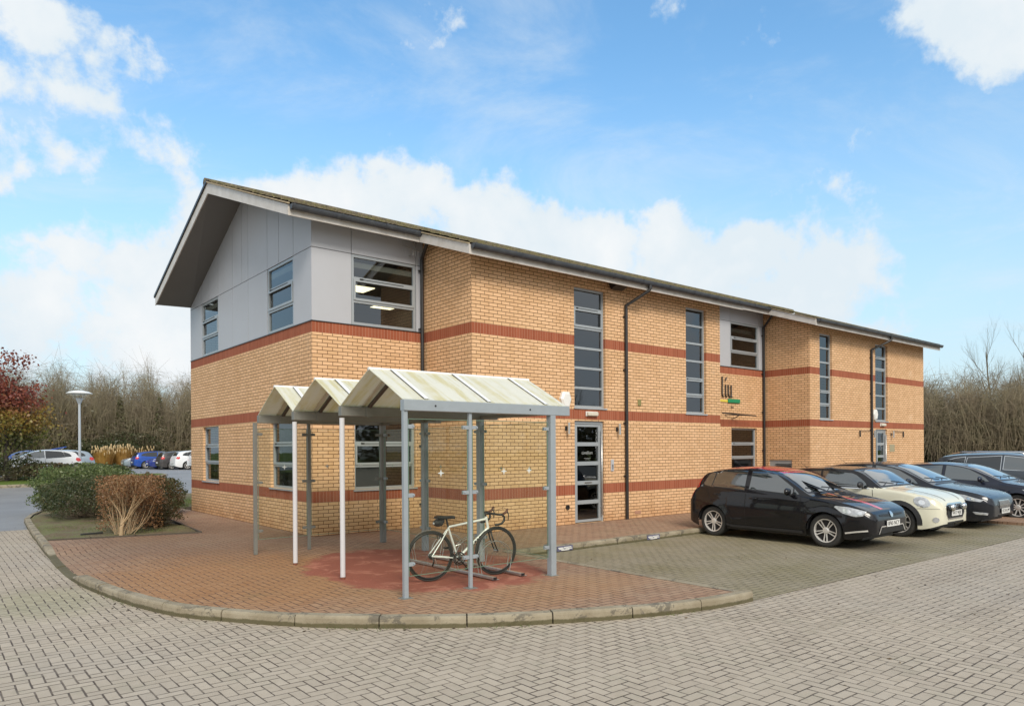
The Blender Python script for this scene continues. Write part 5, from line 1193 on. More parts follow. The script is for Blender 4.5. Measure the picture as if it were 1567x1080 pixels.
for ax in 'LR':
    arch = [(sp['fa']+(.355+.045)*cos(a), sp['rw']+(.355+.045)*sin(a)) for a in [pi*k/14-.12 for k in range(16)]]
    c.line('wheel_arch_trim', arch, ax, M_TRIM, .085, .012, sub=2); arch = [(sp['ra']+.40*cos(a), sp['rw']+.40*sin(a)) for a in [pi*k/14 for k in range(15)]]; c.line('wheel_arch_trim', arch, ax, M_TRIM, .085, .012, sub=2)
    c.line('sill_trim', [(1.15, .235), (2.9, .235)], ax, M_TRIM, .11, .012); c.line('panel_gap', [(1.30, .95), (1.26, .6), (1.30, .32), (2.48, .30), (2.54, .5), (2.52, .96)], ax, M_SEAM)
    c.decal('headlight_ring', ellipse(.33, .735, .155, .098, .42), ax, M_CHR, off=.006, nv=16, nu=14); c.decal('headlight', ellipse(.33, .735, .142, .086, .42), ax, M_HL, off=.010, nv=14); c.decal('headlight_bowl', ellipse(.33, .73, .06, .05, .4), ax, M_HLB, off=.013)
    c.line('bonnet_seam', [(.04, .60), (.34, .605), (.42, .60)], ax, M_SEAM, .006); c.line('belt_chrome', [(1.36, .965), (3.42, .975)], ax, M_CHR, .016, .008)
    c.decal('fog_light', ellipse(.10, .385, .05, .055), ax, M_HL, off=.008)
c.line('bonnet_stripe', [(.06, .36), (.3, .42), (.7, .47), (1.02, .49)], 'T', M_TRIM, .028, .004); c.line('bonnet_stripe', [(.06, -.36), (.3, -.42), (.7, -.47), (1.02, -.49)], 'T', M_TRIM, .028, .004)
c.line('windscreen_base', [(1.12, .66), (1.11, 0), (1.12, -.66)], 'T', M_TRIM, .05, .004); c.line('bonnet_edge_chrome', [(.14, .50), (.6, .66), (1.05, .72)], 'T', M_SEAM, .007)
gp = [(-.36, .40), (.36, .40), (.45, .50), (.42, .64), (.33, .675), (-.33, .675), (-.42, .64), (-.45, .50)]
c.decal('grille_surround', c.inset(gp, -.03), 'F', M_CHR, off=.006, nv=14); c.decal('grille', gp, 'F', M_GRL, off=.012, nv=12)
for z in (.59, .62, .65): c.line('grille_bar', [(-.38, z), (.38, z)], 'F', M_CHR, .008, .018)
c.decal('lower_grille', [(-.40, .25), (.40, .25), (.42, .33), (-.42, .33)], 'F', M_GRL, off=.008)
for y in (.30, -.30):
    p = c.hit(y, .60, 'F', 0); mb = MB(); mb.ball((p.x-.07, y, .62), (.045, .075, .075)); sl_ = mb.obj('spot_lamp', M_CHR, t, smooth=True); MB().tube([(p.x+.02, y, .56), (p.x-.06, y, .58)], .014, 6).obj('lamp_bracket', M_TRIM, sl_)
c.plate('W17 WJX', .50, y=0); c.mirror(1.50, 1.03, M_TRIM); c.handles([(2.30, .86)], M_CHR); c.wipers(1.18, 1.05); c.antenna(3.2, .18)
# ---------- dark hatchback
M_FO = paint('graphite_car_paint', (.012, .014, .020), .3, .12)
t = tag(empty('parked_car', (11.95+.91, -8.22, GZ), pi/2), 'dark graphite hatchback with a slatted chrome-edged grille beside the cream car', 'car', 'cars parked along the office front')
HZT = [(0, .54), (.02, .64), (.06, .71), (.2, .785), (.5, .87), (.9, .945), (1.15, .99), (1.25, 1.03), (1.65, 1.23), (1.98, 1.37), (2.35, 1.45), (2.75, 1.48), (3.3, 1.455), (3.8, 1.39), (4.0, 1.345), (4.12, 1.18), (4.24, .98), (4.33, .75), (4.36, .55)]
HZB = [(0, .54), (.2, .68), (.6, .81), (1.2, .91), (2.4, .965), (3.4, 1.01), (3.9, 1.03), (4.2, .95), (4.36, .8)]
sp = dict(L=4.36, W=1.82, H=1.48, fa=.88, ra=3.53, rw=.32, rr=.225, spokes=10, spw=.02, crown=.05, tum=.31, crease=.66, zt=HZT, zb=HZB)
SIDEF = [[(1.50, .98), (1.62, 1.10), (1.98, 1.295), (2.28, 1.375), (2.52, 1.395), (2.54, 1.0)], [(2.62, 1.0), (2.61, 1.395), (3.05, 1.385), (3.42, 1.33), (3.50, 1.06), (3.40, 1.02)], [(3.44, 1.04), (3.53, 1.06), (3.46, 1.32), (3.72, 1.23), (3.82, 1.10), (3.7, 1.06)]]
SCRF = [(-.74, 1.03), (.74, 1.03), (.55, 1.38), (.3, 1.41), (-.3, 1.41), (-.55, 1.38)]
REARF = [(-.55, 1.05), (.55, 1.05), (.5, 1.31), (-.5, 1.31)]
c = Car(sp, M_FO, t); c.glass(SIDEF, SCRF, REARF)
for ax in 'LR':
    c.decal('headlight', [(.16, .66), (.20, .62), (.45, .645), (.70, .725), (.86, .80), (.80, .81), (.5, .765)], ax, M_HL, nu=12, nv=14, horiz=False); c.decal('headlight_bowl', ellipse(.40, .69, .07, .028, .2), ax, M_HLB, off=.008)
    c.line('panel_gap', [(1.38, .94), (1.36, .6), (1.4, .3), (2.55, .28), (2.58, .6), (2.58, .98)], ax, M_SEAM); c.line('panel_gap', [(2.62, .28), (3.12, .29), (3.25, .55), (3.5, .8), (3.6, 1.0)], ax, M_SEAM)
    c.decal('fog_light', [(.10, .33), (.30, .34), (.36, .40), (.08, .38)], ax, M_HL, off=.008); c.line('sill_trim', [(1.3, .22), (3.1, .22)], ax, M_TRIM, .05, .01)
gp = [(-.40, .545), (-.30, .47), (.30, .47), (.40, .545), (.31, .625), (-.31, .625)]
c.decal('grille_surround', c.inset(gp, -.016), 'F', M_CHR, off=.006, nv=12); c.decal('grille', gp, 'F', M_GRL, off=.010, nv=10)
for k in range(6): c.line('grille_bar', [(-.33+.0*k, .49+k*.024), (.33, .49+k*.024)], 'F', M_RIM, .007, .016)
c.decal('lower_grille', [(-.45, .22), (.45, .22), (.38, .32), (-.38, .32)], 'F', M_GRL, off=.008)
c.line('panel_gap', [(.13, .42), (.4, .62), (1.1, .74)], 'T', M_SEAM); c.line('bonnet_crease', [(.2, .30), (1.1, .52)], 'T', M_SEAM, .005); c.line('windscreen_base', [(1.16, .7), (1.15, 0), (1.16, -.7)], 'T', M_TRIM, .05, .004)
c.plate('KO18 LMF', .405); c.mirror(1.66, 1.02, M_FO); c.handles([(2.45, .86), (3.35, .91)]); c.wipers(1.24, 1.06); c.antenna(3.6, .28)
# ---------- dark blue hatchback half hidden behind it
M_NV = paint('navy_car_paint', (.014, .018, .035), .3)
t = tag(empty('parked_car', (15.05+.91, -8.75, GZ), pi/2), 'dark navy car almost hidden between the graphite hatchback and the big estate', 'car', 'cars parked along the office front')
sp = dict(L=4.45, W=1.82, H=1.42, fa=.9, ra=3.6, rw=.32, rr=.225, spokes=10, spw=.02, crown=.05, tum=.33, zt=[(x*1.02, z*.965) for x, z in HZT], zb=[(x*1.02, z*.955) for x, z in HZB])
c = Car(sp, M_NV, t); sc_ = lambda P_, a, b: [(x*a, z*b) for x, z in P_]
c.glass([sc_(p, 1.02, .965) for p in SIDEF], sc_(SCRF, 1, .965), sc_(REARF, 1, .965))
for ax in 'LR': c.decal('headlight', [(.12, .66), (.18, .60), (.45, .62), (.74, .73), (.80, .77), (.5, .75)], ax, M_HL, nu=12, nv=12, horiz=False); c.decal('headlight_bowl', ellipse(.35, .665, .08, .03, .2), ax, M_HLB, off=.008)
c.decal('grille', sc_(gp, 1, 1), 'F', M_GRL); c.line('panel_gap', [(.13, .42), (.4, .62), (1.1, .74)], 'T', M_SEAM); c.plate('', .41); c.mirror(1.7, .99, M_NV); c.wipers(1.28, 1.03)
# ---------- big blue-grey estate with chrome window line and roof rails
M_SU = paint('slate_car_paint', (.055, .068, .085), .4)
t = tag(empty('parked_car', (19.15+.95, -9.05, GZ), pi/2), 'large slate blue estate car with chrome window line and roof rails, last of the row', 'car', 'cars parked along the office front')
sp = dict(L=4.85, W=1.90, H=1.66, fa=.92, ra=3.78, rw=.36, rr=.25, spokes=10, spw=.022, crown=.055, tum=.24, surround=M_CHR,
          zt=[(0, .6), (.02, .75), (.08, .83), (.3, .93), (.8, 1.01), (1.2, 1.07), (1.32, 1.11), (1.7, 1.36), (1.98, 1.52), (2.35, 1.62), (2.9, 1.66), (3.8, 1.64), (4.4, 1.58), (4.55, 1.53), (4.66, 1.3), (4.78, 1.05), (4.84, .8), (4.85, .6)],
          zb=[(0, .6), (.2, .78), (.6, .92), (1.3, 1.02), (2.4, 1.07), (4.2, 1.12), (4.6, 1.05), (4.85, .9)])
c = Car(sp, M_SU, t)
c.glass([[(1.58, 1.09), (1.66, 1.18), (1.98, 1.42), (2.25, 1.515), (2.72, 1.55), (2.74, 1.11)], [(2.82, 1.11), (2.81, 1.55), (3.4, 1.545), (3.72, 1.52), (3.78, 1.14), (3.7, 1.12)], [(3.84, 1.15), (3.79, 1.515), (4.2, 1.455), (4.36, 1.33), (4.30, 1.20), (4.2, 1.17)]], [(-.78, 1.12), (.78, 1.12), (.6, 1.53), (.3, 1.56), (-.3, 1.56), (-.6, 1.53)], [(-.6, 1.15), (.6, 1.15), (.55, 1.5), (-.55, 1.5)], dark=(1, 2))
for ax, sd in (('L', 1), ('R', -1)):
    c.line('panel_gap', [(1.46, 1.04), (1.42, .7), (1.46, .35), (2.74, .33), (2.78, .6), (2.78, 1.08)], ax, M_SEAM); c.line('panel_gap', [(2.8, .33), (3.36, .34), (3.5, .6), (3.8, .95), (3.86, 1.1)], ax, M_SEAM)
    MB().tube([(2.2, sd*.66, 1.60), (2.35, sd*.66, 1.665), (3.9, sd*.645, 1.675), (4.2, sd*.64, 1.62)], .018, 8).obj('roof_rail', M_CHR, t, smooth=True)
    c.decal('headlight', [(.12, .82), (.16, .74), (.5, .77), (.85, .88), (.5, .87)], ax, M_HL, nu=10, nv=10, horiz=False); c.decal('tail_light', [(4.45, 1.14), (4.60, 1.12), (4.74, .95), (4.5, .95)], ax, M_TL)
    c.line('sill_trim', [(1.3, .27), (3.35, .27)], ax, M_TRIM, .08, .01)
c.decal('grille', [(-.5, .60), (.5, .60), (.5, .72), (-.5, .72)], 'F', M_GRL); c.mirror(1.78, 1.14, M_SU); c.handles([(2.62, .95), (3.6, 1.0)], M_CHR); c.wipers(1.4, 1.15)

# ---------- cars across the road: one simple shape per colour, each with its own glass, lights and wheels
def far_car(label, group, loc, rz, pm, est=False, z=1., tail=True, roofm=None, L_=1.):
    t = tag(empty('parked_car', loc, rz), label, 'car', group)
    sp = dict(L=4.36*L_, W=1.8, H=1.47, fa=.88*L_, ra=3.5*L_, rw=.32, rr=.22, spokes=8, spw=.03, zt=[(x*L_, q*z) for x, q in HZT], zb=[(x*L_, q*z) for x, q in HZB], roofx=(1.1, 4.2))
    c = Car(sp, pm, t, roofm, detail=False); c.glass([sc_(p, L_, z) for p in SIDEF], sc_(SCRF, 1, z), sc_(REARF, 1, z), dark=(1, 2))
    for ax in 'LR':
        c.decal('tail_light', [(4.05*L_, 1.02*z), (4.2*L_, 1.0*z), (4.3*L_, .84), (4.12*L_, .80), (4.0*L_, .90)], ax, M_TL, off=.008); c.decal('headlight', [(.16, .66), (.22, .62), (.5, .65), (.75, .74), (.5, .76)], ax, M_HL, horiz=False)
        c.line('panel_gap', [(2.58*L_, .3), (2.58*L_, .98)], ax, M_SEAM, .012)
    c.plate('', .45); c.plate('', .55, rear=True); c.mirror(1.64*L_, 1.0*z, pm); return t, c
M_FW = paint('white_car_paint', (.74, .75, .76), 0, .08); M_FB = paint('blue_car_paint', (.015, .07, .34), .2); M_FG = paint('grey_car_paint', (.065, .06, .06), .3); M_FS = paint('silver_blue_car_paint', (.30, .36, .42), .4); M_FDB = paint('deep_blue_car_paint', (.02, .04, .22), .2)
CG = 'cars parked across the road'
g30 = lambda x, y: hgt(x, y)+.004
# nose to the left, seen from its side
far_car('white hatchback parked beyond the shrubs and autumn tree on the left', CG, (-3.55, 33.4, g30(0, 33)), 0, M_FW, z=1.0)
far_car('grey-white car just showing behind the white hatchback by the lamp post', CG, (-2.3, 37.2, g30(0, 37)), 0, M_FS)
t, c = far_car('bright blue hatchback with its tailgate raised behind the white one', CG, (-3.6, 40.5, g30(0, 41)), 0, M_FB)
tg = MB(); tg.bbox(3.72, 4.62, -.62, .62, -.03, .03, .02, Matrix.Translation((0, 0, 0)))
for i, v in enumerate(tg.v): a = R(14); x = v[0]-3.72; tg.v[i] = (3.72+x*cos(a), v[1], 1.50+x*sin(a)+v[2]-.12*(x-.3)**2)
tg.obj('tailgate', M_FB, t)
for y in (-.6, .6): MB().tube([(4.0, y, 1.3), (4.45, y, 1.62)], .02, 6).obj('gas_strut', M_CHR, t)
rowx = [(7.25, 56, 0, M_FS, 'silver blue car facing left at the far end of the row by the tawny grass'), (7.45+4.36, 53.2, pi, M_FB, 'bright blue hatchback with its tail to the left in the far car park row'), (8.0, 50.4, 0, M_FDB, 'deep blue car nosing out between the bright blue and the dark grey hatchbacks'),
        (8.1+4.36, 47.6, pi, M_FG, 'dark grey hatchback with its tail to the left in the far car park row'), (8.5+4.36, 44.8, pi, M_FW, 'white hatchback with tall red tail light in the far car park row'), (9.0+4.36, 42.0, pi, M_FW, 'second white car, mostly hidden behind the building corner'), (8.85, 39.2, 0, M_FDB, 'deep blue car closest to the building corner in the far car park')]
for x, y, rz, pm, lab in rowx: far_car(lab, 'cars in the far car park row', (x, y, g30(x, y)), rz, pm)

# ================================================================ VEGETATION
def leaf_mat(name, c1, c2, c3=None, scale=9., tr=.35, big=None):
    s = NT(name); O = s.tc.outputs['Object']; s.t.nodes.remove(s.p)
    c = s.mix(s.mr(s.noise(O, scale, 3, .8), .4, .6), c1, c2)
    if c3: c = s.mix(s.mr(s.noise(O, scale*.23, 4, .6), .48, .6), c, c3)
    if big: c = big(s, c, O)
    d = s.n('ShaderNodeBsdfDiffuse'); s.put(d.inputs[0], c); t = s.n('ShaderNodeBsdfTranslucent'); s.put(t.inputs[0], c)
    g = s.n('ShaderNodeBsdfGlossy'); g.inputs['Roughness'].default_value = .45; g.inputs['Color'].default_value = (.5, .5, .5, 1)
    x = s.n('ShaderNodeMixShader'); x.inputs[0].default_value = tr; s.t.links.new(d.outputs[0], x.inputs[1]); s.t.links.new(t.outputs[0], x.inputs[2])
    y = s.n('ShaderNodeMixShader'); y.inputs[0].default_value = .06; s.t.links.new(x.outputs[0], y.inputs[1]); s.t.links.new(g.outputs[0], y.inputs[2])
    s.t.links.new(y.outputs[0], s.t.nodes['Material Output'].inputs[0]); return s.m
M_BARK = mat('bare_bark', (.12, .10, .07), .9, noise=(3, .8, (.20, .17, .12))); M_TWIG = mat('bare_twigs', (.25, .195, .145), .9, noise=(1.5, .9, (.17, .15, .09)))
M_TWIG2 = mat('olive_twigs', (.23, .20, .12), .9, noise=(.8, .9, (.17, .125, .09))); M_TAN = mat('tan_dead_wood', (.40, .29, .17), .8, noise=(20, .5, (.28, .19, .10)))
rng = random.Random(11)
def rv(): return Vector((rng.gauss(0, 1), rng.gauss(0, 1), rng.gauss(0, 1))).normalized()
def grow(tr, tw, p, d, L, r, lev, spec):
    kids, spread, upb, wob = spec; n = 4 if lev < 2 else 3; pts = [p.copy()]; rs = [r]; seg = 5 if lev == 0 else 3 if lev < 3 else 2
    for i in range(seg):
        d = (d+rv()*wob+Vector((0, 0, upb*.12))).normalized(); p = p+d*(L/seg); pts.append(p.copy()); rs.append(r*(1-.75*(i+1)/seg))
    (tr if lev < 2 else tw).tube(pts, rs, 6 if lev == 0 else 4 if lev < 2 else 3, False)
    if lev >= len(kids): return
    for k in range(kids[lev]):
        t = (.22 if lev == 0 else .15)+(1-.22)*(k+rng.random())/kids[lev]; t = min(t, .98); i = min(seg-1, int(t*seg)); q = pts[i].lerp(pts[i+1], t*seg-i)
        dd = (pts[i+1]-pts[i]).normalized(); ax = dd.orthogonal().normalized(); ax = Matrix.Rotation(rng.uniform(0, 2*pi), 3, dd) @ ax
        nd = (dd*cos(spread)+ax*sin(spread)*rng.uniform(.7, 1.2)+Vector((0, 0, upb*.5))).normalized()
        ll = L*(.62 if lev else .55)*(1-.45*t)*rng.uniform(.75, 1.2); grow(tr, tw, q, nd, ll, rs[i]*.5*rng.uniform(.7, 1), lev+1, spec)
def bare_tree(name, H, spec, stems=1, r=.13, tws=M_TWIG):
    root = empty(name); tr, tw = MB(), MB()
    for k in range(stems):
        d = (Vector((0, 0, 1))+rv()*(.28 if stems > 1 else .06)); d.z = abs(d.z)
        grow(tr, tw, Vector((rng.uniform(-.3, .3)*(stems > 1), rng.uniform(-.3, .3)*(stems > 1), -.1)), d.normalized(), H*rng.uniform(.8, 1), r, 0, spec)
    tr.obj('trunk', M_BARK, root); tw.obj('crown', tws, root); return root
protos = [bare_tree('bare_tree', 10.5, ((9, 6, 5, 5), .75, .5, .16), 1, .15), bare_tree('bare_tree', 9.5, ((8, 6, 5, 5), .6, .7, .12), 2, .12, M_TWIG2),
          bare_tree('bare_tree', 8.5, ((7, 5, 5, 5), .65, .6, .2), 3, .09), bare_tree('bare_tree', 11.5, ((10, 6, 5, 5), .55, .9, .1), 1, .14, M_TWIG2)]
index_kids()
KC = (-6.06, -13.77)
def polar(px, dist):      # compass bearing of a tree as seen from the road, turned into a place
    a = R(50.74)-math.atan((px-783.5)/1100.3); return (KC[0]+dist*cos(a), KC[1]+dist*sin(a))
used = set(); TREES = []
kinds = ['slender bare tree', 'twin-stemmed bare tree', 'low bushy bare tree', 'tall upright bare tree']
ORD = 'first second third fourth fifth sixth seventh eighth ninth tenth eleventh twelfth thirteenth fourteenth fifteenth sixteenth seventeenth eighteenth nineteenth twentieth'.split()
def put_tree(pi_, x, y, z, sc_v, rz, label, group):
    if pi_ not in used: o = protos[pi_]; used.add(pi_)
    else: o = copy_tree(protos[pi_])
    o.location = (x, y, z); o.rotation_euler = (0, 0, rz); o.scale = (sc_v*rng.uniform(.9, 1.1), sc_v, sc_v*rng.uniform(.9, 1.0)); tag(o, label, 'tree', group); TREES.append(o); return o
left = [(70, 98, 1, .74), (92, 92, 2, .78), (112, 100, 0, .80), (131, 93, 1, .80), (150, 99, 3, .86), (166, 92, 2, 1.0), (181, 101, 3, .95), (197, 95, 0, .98), (213, 99, 1, .98), (229, 92, 2, 1.12), (243, 100, 3, .98), (257, 94, 0, 1.02), (271, 99, 1, 1.1), (285, 92, 0, 1.12), (301, 98, 3, 1.05), (318, 95, 2, 1.1), (40, 100, 2, .78), (10, 96, 0, .66), (-25, 100, 1, .8), (335, 96, 1, 1.1)]
for i, (px, ds, k, s_) in enumerate(left):
    x, y = polar(px, ds); rk = sorted(q[0] for q in left).index(px)
    put_tree(k, x, y, .0, s_, rng.uniform(0, 6.3), f'{kinds[k]}, {ORD[rk]} from the left in the far wood', 'bare trees in the wood behind the far car park')
right = [(1400, 84, 3, .86), (1416, 80, 1, .88), (1432, 86, 2, .96), (1447, 80, 0, .82), (1462, 85, 3, .78), (1478, 80, 2, .80), (1494, 86, 1, .80), (1508, 80, 0, .92), (1521, 84, 3, 1.02), (1534, 79, 0, 1.0), (1548, 85, 1, .95), (1562, 80, 2, 1.05), (1580, 84, 3, 1.0), (1600, 82, 0, 1.0), (1375, 82, 2, .8), (1350, 85, 1, .8)]
for i, (px, ds, k, s_) in enumerate(right):
    x, y = polar(px, ds); rk = sorted(q[0] for q in right).index(px)
    put_tree(k, x, y, -.15, s_, rng.uniform(0, 6.3), f'{kinds[k]}, {ORD[rk]} rightward in the right-hand wood', 'bare trees in the wood right of the building')
def merged_wood(name, spots, label):
    mb = MB()
    for k, (x, y, rz) in enumerate(spots):
        Mx_ = Matrix.Translation((x, y, -.15)) @ Matrix.Rotation(rz, 4, 'Z') @ Matrix.Scale(1.1, 4)
        for ch in KIDS[protos[k % 4].name]: mb.add([Mx_ @ v.co for v in ch.data.vertices], [tuple(p.vertices) for p in ch.data.polygons])
    return tag(mb.obj(name, M_TWIG), label, 'wood', kind='stuff')
merged_wood('wood', [(2+i*8+rng.uniform(-2, 2), -58+rng.uniform(-5, 5), rng.uniform(0, 6)) for i in range(9)], 'bare wood across the road, seen as a reflection in the office windows')
def leaf_cloud(mb, pts, size, aspect=1.6, up=.0):
    for p in pts:
        s_ = size*rng.uniform(.5, 1.5); a = rv(); a = (a+Vector((0, 0, up))).normalized(); b = a.cross(rv()).normalized()*s_/aspect; a = a*s_
        mb.add([p-a*.5, p+b*.5, p+a*.5, p-b*.5], [(0, 1, 2, 3)])
def thicket(name, pxs, d0, d1, h, n, label_mat, rs_=1.):
    """unbroken scrub below the trees: arching stems and leaf scraps filling a belt of ground"""
    tw = MB()
    for i in range(n):
        px = rng.uniform(*pxs); x, y = polar(px, rng.uniform(d0, d1)); hh = h*rng.uniform(.35, 1.1)*(1+.18*sin(px*.09)+.12*sin(px*.23)); d = rv(); d.z = 0; b = d*rng.uniform(.4, 2.6)
        p0 = Vector((x, y, 0)); r = rng.uniform(.008, .02); z0 = rng.uniform(0, .75)*hh; w_ = rv()*.5; pts = [p0+Vector((0, 0, z0)), p0+b*.3+w_+Vector((0, 0, z0+(hh-z0)*.6)), p0+b*.8+Vector((0, 0, z0+(hh-z0)*.95)), p0+b*1.3+w_+Vector((0, 0, z0+(hh-z0)*.9))]
        tw.tube(pts, [r, r*.8, r*.6, r*.3], 3, False)
        for q in range(3): e = rv()*rng.uniform(.5, 1.1); m_ = pts[rng.choice((1, 2))]; tw.tube([m_, m_+e*hh*.22], [r*.6, r*.3], 3, False)
    o = tw.obj(name, label_mat[0]); return o
def scrub_leaves(name, pxs, d0, d1, h, n, size, mt):
    mb = MB(); pts = []
    for i in range(n):
        px = rng.uniform(*pxs); x, y = polar(px, rng.uniform(d0, d1)); top = h*(.8+.25*sin(px*.11)+.18*sin(px*.31+1)); pts.append(Vector((x, y, top*rng.random()**.8)))
    leaf_cloud(mb, pts, size, 1.5); return mb.obj(name, mt)
M_SCRUB = leaf_mat('olive_scrub_leaf', (.13, .11, .05), (.19, .15, .08), (.10, .10, .04), .7); M_DKGREEN = leaf_mat('dark_evergreen_leaf', (.06, .075, .03), (.09, .10, .04), (.11, .10, .05), 2)
tag(thicket('undergrowth', (-60, 345), 80, 96, 7.8, 17000, (M_TWIG2,)), 'dense brown and olive scrub below the bare trees behind the far car park', 'undergrowth', kind='stuff')
tag(scrub_leaves('undergrowth', (-60, 345), 80, 95, 6.0, 56000, .26, M_SCRUB), 'leafy olive scrub filling the foot of the far wood', 'undergrowth', kind='stuff')
tag(thicket('undergrowth', (1340, 1620), 66, 84, 5.9, 15000, (M_TWIG2,)), 'dense brown twiggy scrub right of the building', 'undergrowth', kind='stuff')
tag(scrub_leaves('undergrowth', (1340, 1620), 67, 82, 4.6, 48000, .22, M_SCRUB), 'leafy olive scrub behind the right-hand cars', 'undergrowth', kind='stuff')
mb = MB(); pts_ = [Vector((rng.uniform(-25, 85), rng.uniform(-64, -54), 7*rng.random()**.9)) for _ in range(9000)]  # scrub belt out of view, added so reflections carry a dark horizon
leaf_cloud(mb, pts_, .9, 1.4); tag(mb.obj('undergrowth', M_SCRUB), 'unseen scrub belt added behind the viewpoint to darken reflections in windows and paint', 'undergrowth', kind='stuff')
def bush(name, c, r, n, size, mt, label, cat='shrub', group=None, boxy=.5, stems=60, stem_mat=None, twr=.006, up=0.):
    root = tag(empty(name, c), label, cat, group); mb = MB(); pts = []; ph = [rng.uniform(0, 6) for _ in range(6)]
    while len(pts) < n:
        d = rv(); 
        if d.z < -.55: continue
        k = (abs(d.x)**(2/boxy if boxy < 1 else 2)+abs(d.y)**(2/boxy if boxy < 1 else 2)+abs(d.z)**(2/boxy if boxy < 1 else 2))**(-(boxy if boxy < 1 else 1)/2)
        l = 1+.10*sin(d.x*5+ph[0])*cos(d.y*6+ph[1])+.08*sin(d.z*9+ph[2]+d.x*7)+.06*sin(d.y*15+ph[3]); f = (1-.42*rng.random()**2.2)*k*l*(1+(.08 if rng.random() < .06 else 0))
        p = Vector((d.x*r[0], d.y*r[1], d.z*r[2]))*f; p.z += r[2]
        if p.z < .02: continue
        pts.append(p)
    leaf_cloud(mb, pts, size, 1.7, up); mb.obj('foliage', mt, root); tw = MB()
    for i in range(stems):
        b = Vector((rng.uniform(-.6, .6)*r[0], rng.uniform(-.6, .6)*r[1], 0)); d = rv(); d.z = abs(d.z)*.8+.25
        e = Vector((d.x*r[0], d.y*r[1], d.z*r[2]*1.5))*rng.uniform(.75, 1.05); e.z = min(e.z, 1.9*r[2]); m_ = (b+e)/2+rv()*.1*r[0]; q = twr*rng.uniform(.6, 1.6); tw.tube([b*.4, m_, e], [q*1.6, q, q*.5], 4, False)
        for k in range(3): s0 = b.lerp(e, rng.uniform(.4, .9)); tw.tube([s0, s0+rv()*.3*r[2]], [q*.6, q*.3], 3, False)
    tw.obj('stems', stem_mat or M_TWIG, root); return root
M_HEDGE = leaf_mat('hedge_leaf', (.038, .058, .022), (.075, .095, .036), (.12, .11, .05), 30)
M_HEDGEB = leaf_mat('brownish_hedge_leaf', (.10, .085, .04), (.05, .07, .02), (.16, .09, .045), 22); M_DEADL = leaf_mat('dead_brown_leaf', (.26, .135, .06), (.36, .21, .10), (.20, .10, .05), 30, .3)
GB = 'shrubs in the planting bed'
bush('hedge', (-2.72, 8.1, 0), (.95, 1.55, .50), 15000, .050, M_HEDGE, 'clipped dark green hedge bush, largest in the planting bed', group=GB, stems=260, stem_mat=M_TWIG, twr=.006)
bush('hedge', (-2.2, 11.7, 0), (1.35, 1.3, .64), 8000, .07, leaf_mat('pale_green_leaf', (.12, .16, .05), (.20, .23, .09), (.07, .11, .03), 18), 'paler green rounded bush behind the dark hedge, below the lamp post', group=GB, stems=80)
bush('hedge', (-1.95, 4.55, 0), (.50, .95, .57), 8000, .045, M_HEDGEB, 'dark brownish green bush between the dead shrub and the gable path', group=GB, stems=300, stem_mat=M_TWIG, twr=.007)
bush('hedge', (-.95, 8.3, 0), (.5, 1.2, .50), 4500, .055, M_HEDGE, 'small dark green bush at the far edge of the gable path', group=GB, stems=80)
# dead shrub: fan of bare tan branches from one stub with brown leaves held at the top
ds = tag(empty('dead_shrub', (-2.93, 2.80, .0)), 'dead brown shrub with bare tan branches fanning from a short trunk', 'shrub', GB); tr = MB()
tr.tube([(0, 0, -.03), (.01, 0, .18), (.0, .01, .34)], [.045, .036, .034], 8)
ends = []
def twigs(p, d, L, r, lev):
    q = [p]; 
    for i in range(3): d = (d+rv()*.16+Vector((0, 0, .05))).normalized(); q.append(q[-1]+d*L/3)
    tr.tube(q, [r, r*.85, r*.7, r*.5], 6 if lev < 2 else 4, False)
    if lev == 3: ends.append(q[-1]); return
    for k in range(3 if lev < 2 else 4): a = (d+rv()*.55); a.z = abs(a.z)*.8+.2; twigs(q[rng.choice((1, 2, 3))], a.normalized(), L*.68, r*.55, lev+1)
for a, b in ((-.75, .1), (-.35, -.25), (.05, .3), (.4, -.2), (.85, .15), (1.2, .5), (-.1, .8), (.6, .9)):
    twigs(Vector((0, 0, .22)), Vector((a*.75, b*.6, .9)).normalized(), .52, .019, 0)
tr.v = [(v[0]*.74+.09, v[1]*.8+.1, min(v[2], 1.24)) if v[2] > .3 else v for v in tr.v]; ends = [Vector((e.x*.74+.09, e.y*.8+.1, min(e.z, 1.22))) for e in ends]
for k in range(50):
    a_, b_ = rng.uniform(-.3, .8), rng.uniform(.0, 1.0); p_ = Vector((a_*.35, b_*.35, .02)); q_ = Vector((a_, b_, rng.uniform(.35, 1.2))); tr.tube([p_, (p_+q_)/2+rv()*.08, q_], [.005, .004, .003], 4, False)
tr.obj('branches', M_TAN, ds); mb = MB(); pts = [e+rv()*.07 for e in ends for _ in range(9)]+[Vector((rng.uniform(-.32, .85), rng.uniform(.0, 1.0), rng.uniform(.6, 1.22))) for _ in range(4200)]+[Vector((rng.uniform(-.3, .85), rng.uniform(.1, 1.1), rng.uniform(.08, .95))) for _ in range(3600)]
leaf_cloud(mb, [p for p in pts if p.z < 1.27], .038, 1.8); mb.obj('foliage', M_DEADL, ds)
mb = MB(); mb.bbox(-.0, .42, -.02, .02, 0, .065, .006, Matrix.Translation((-3.6, 3.15, 0)) @ Matrix.Rotation(R(12), 4, 'Z')); tag(mb.obj('gap_shade_strip', mat('gap_shade_black', (.02, .02, .02), .6)), 'short black strip standing in for the shaded gap left of the dead shrub', 'shade strip')  # black strip stands in for the shaded gap beside the shrub
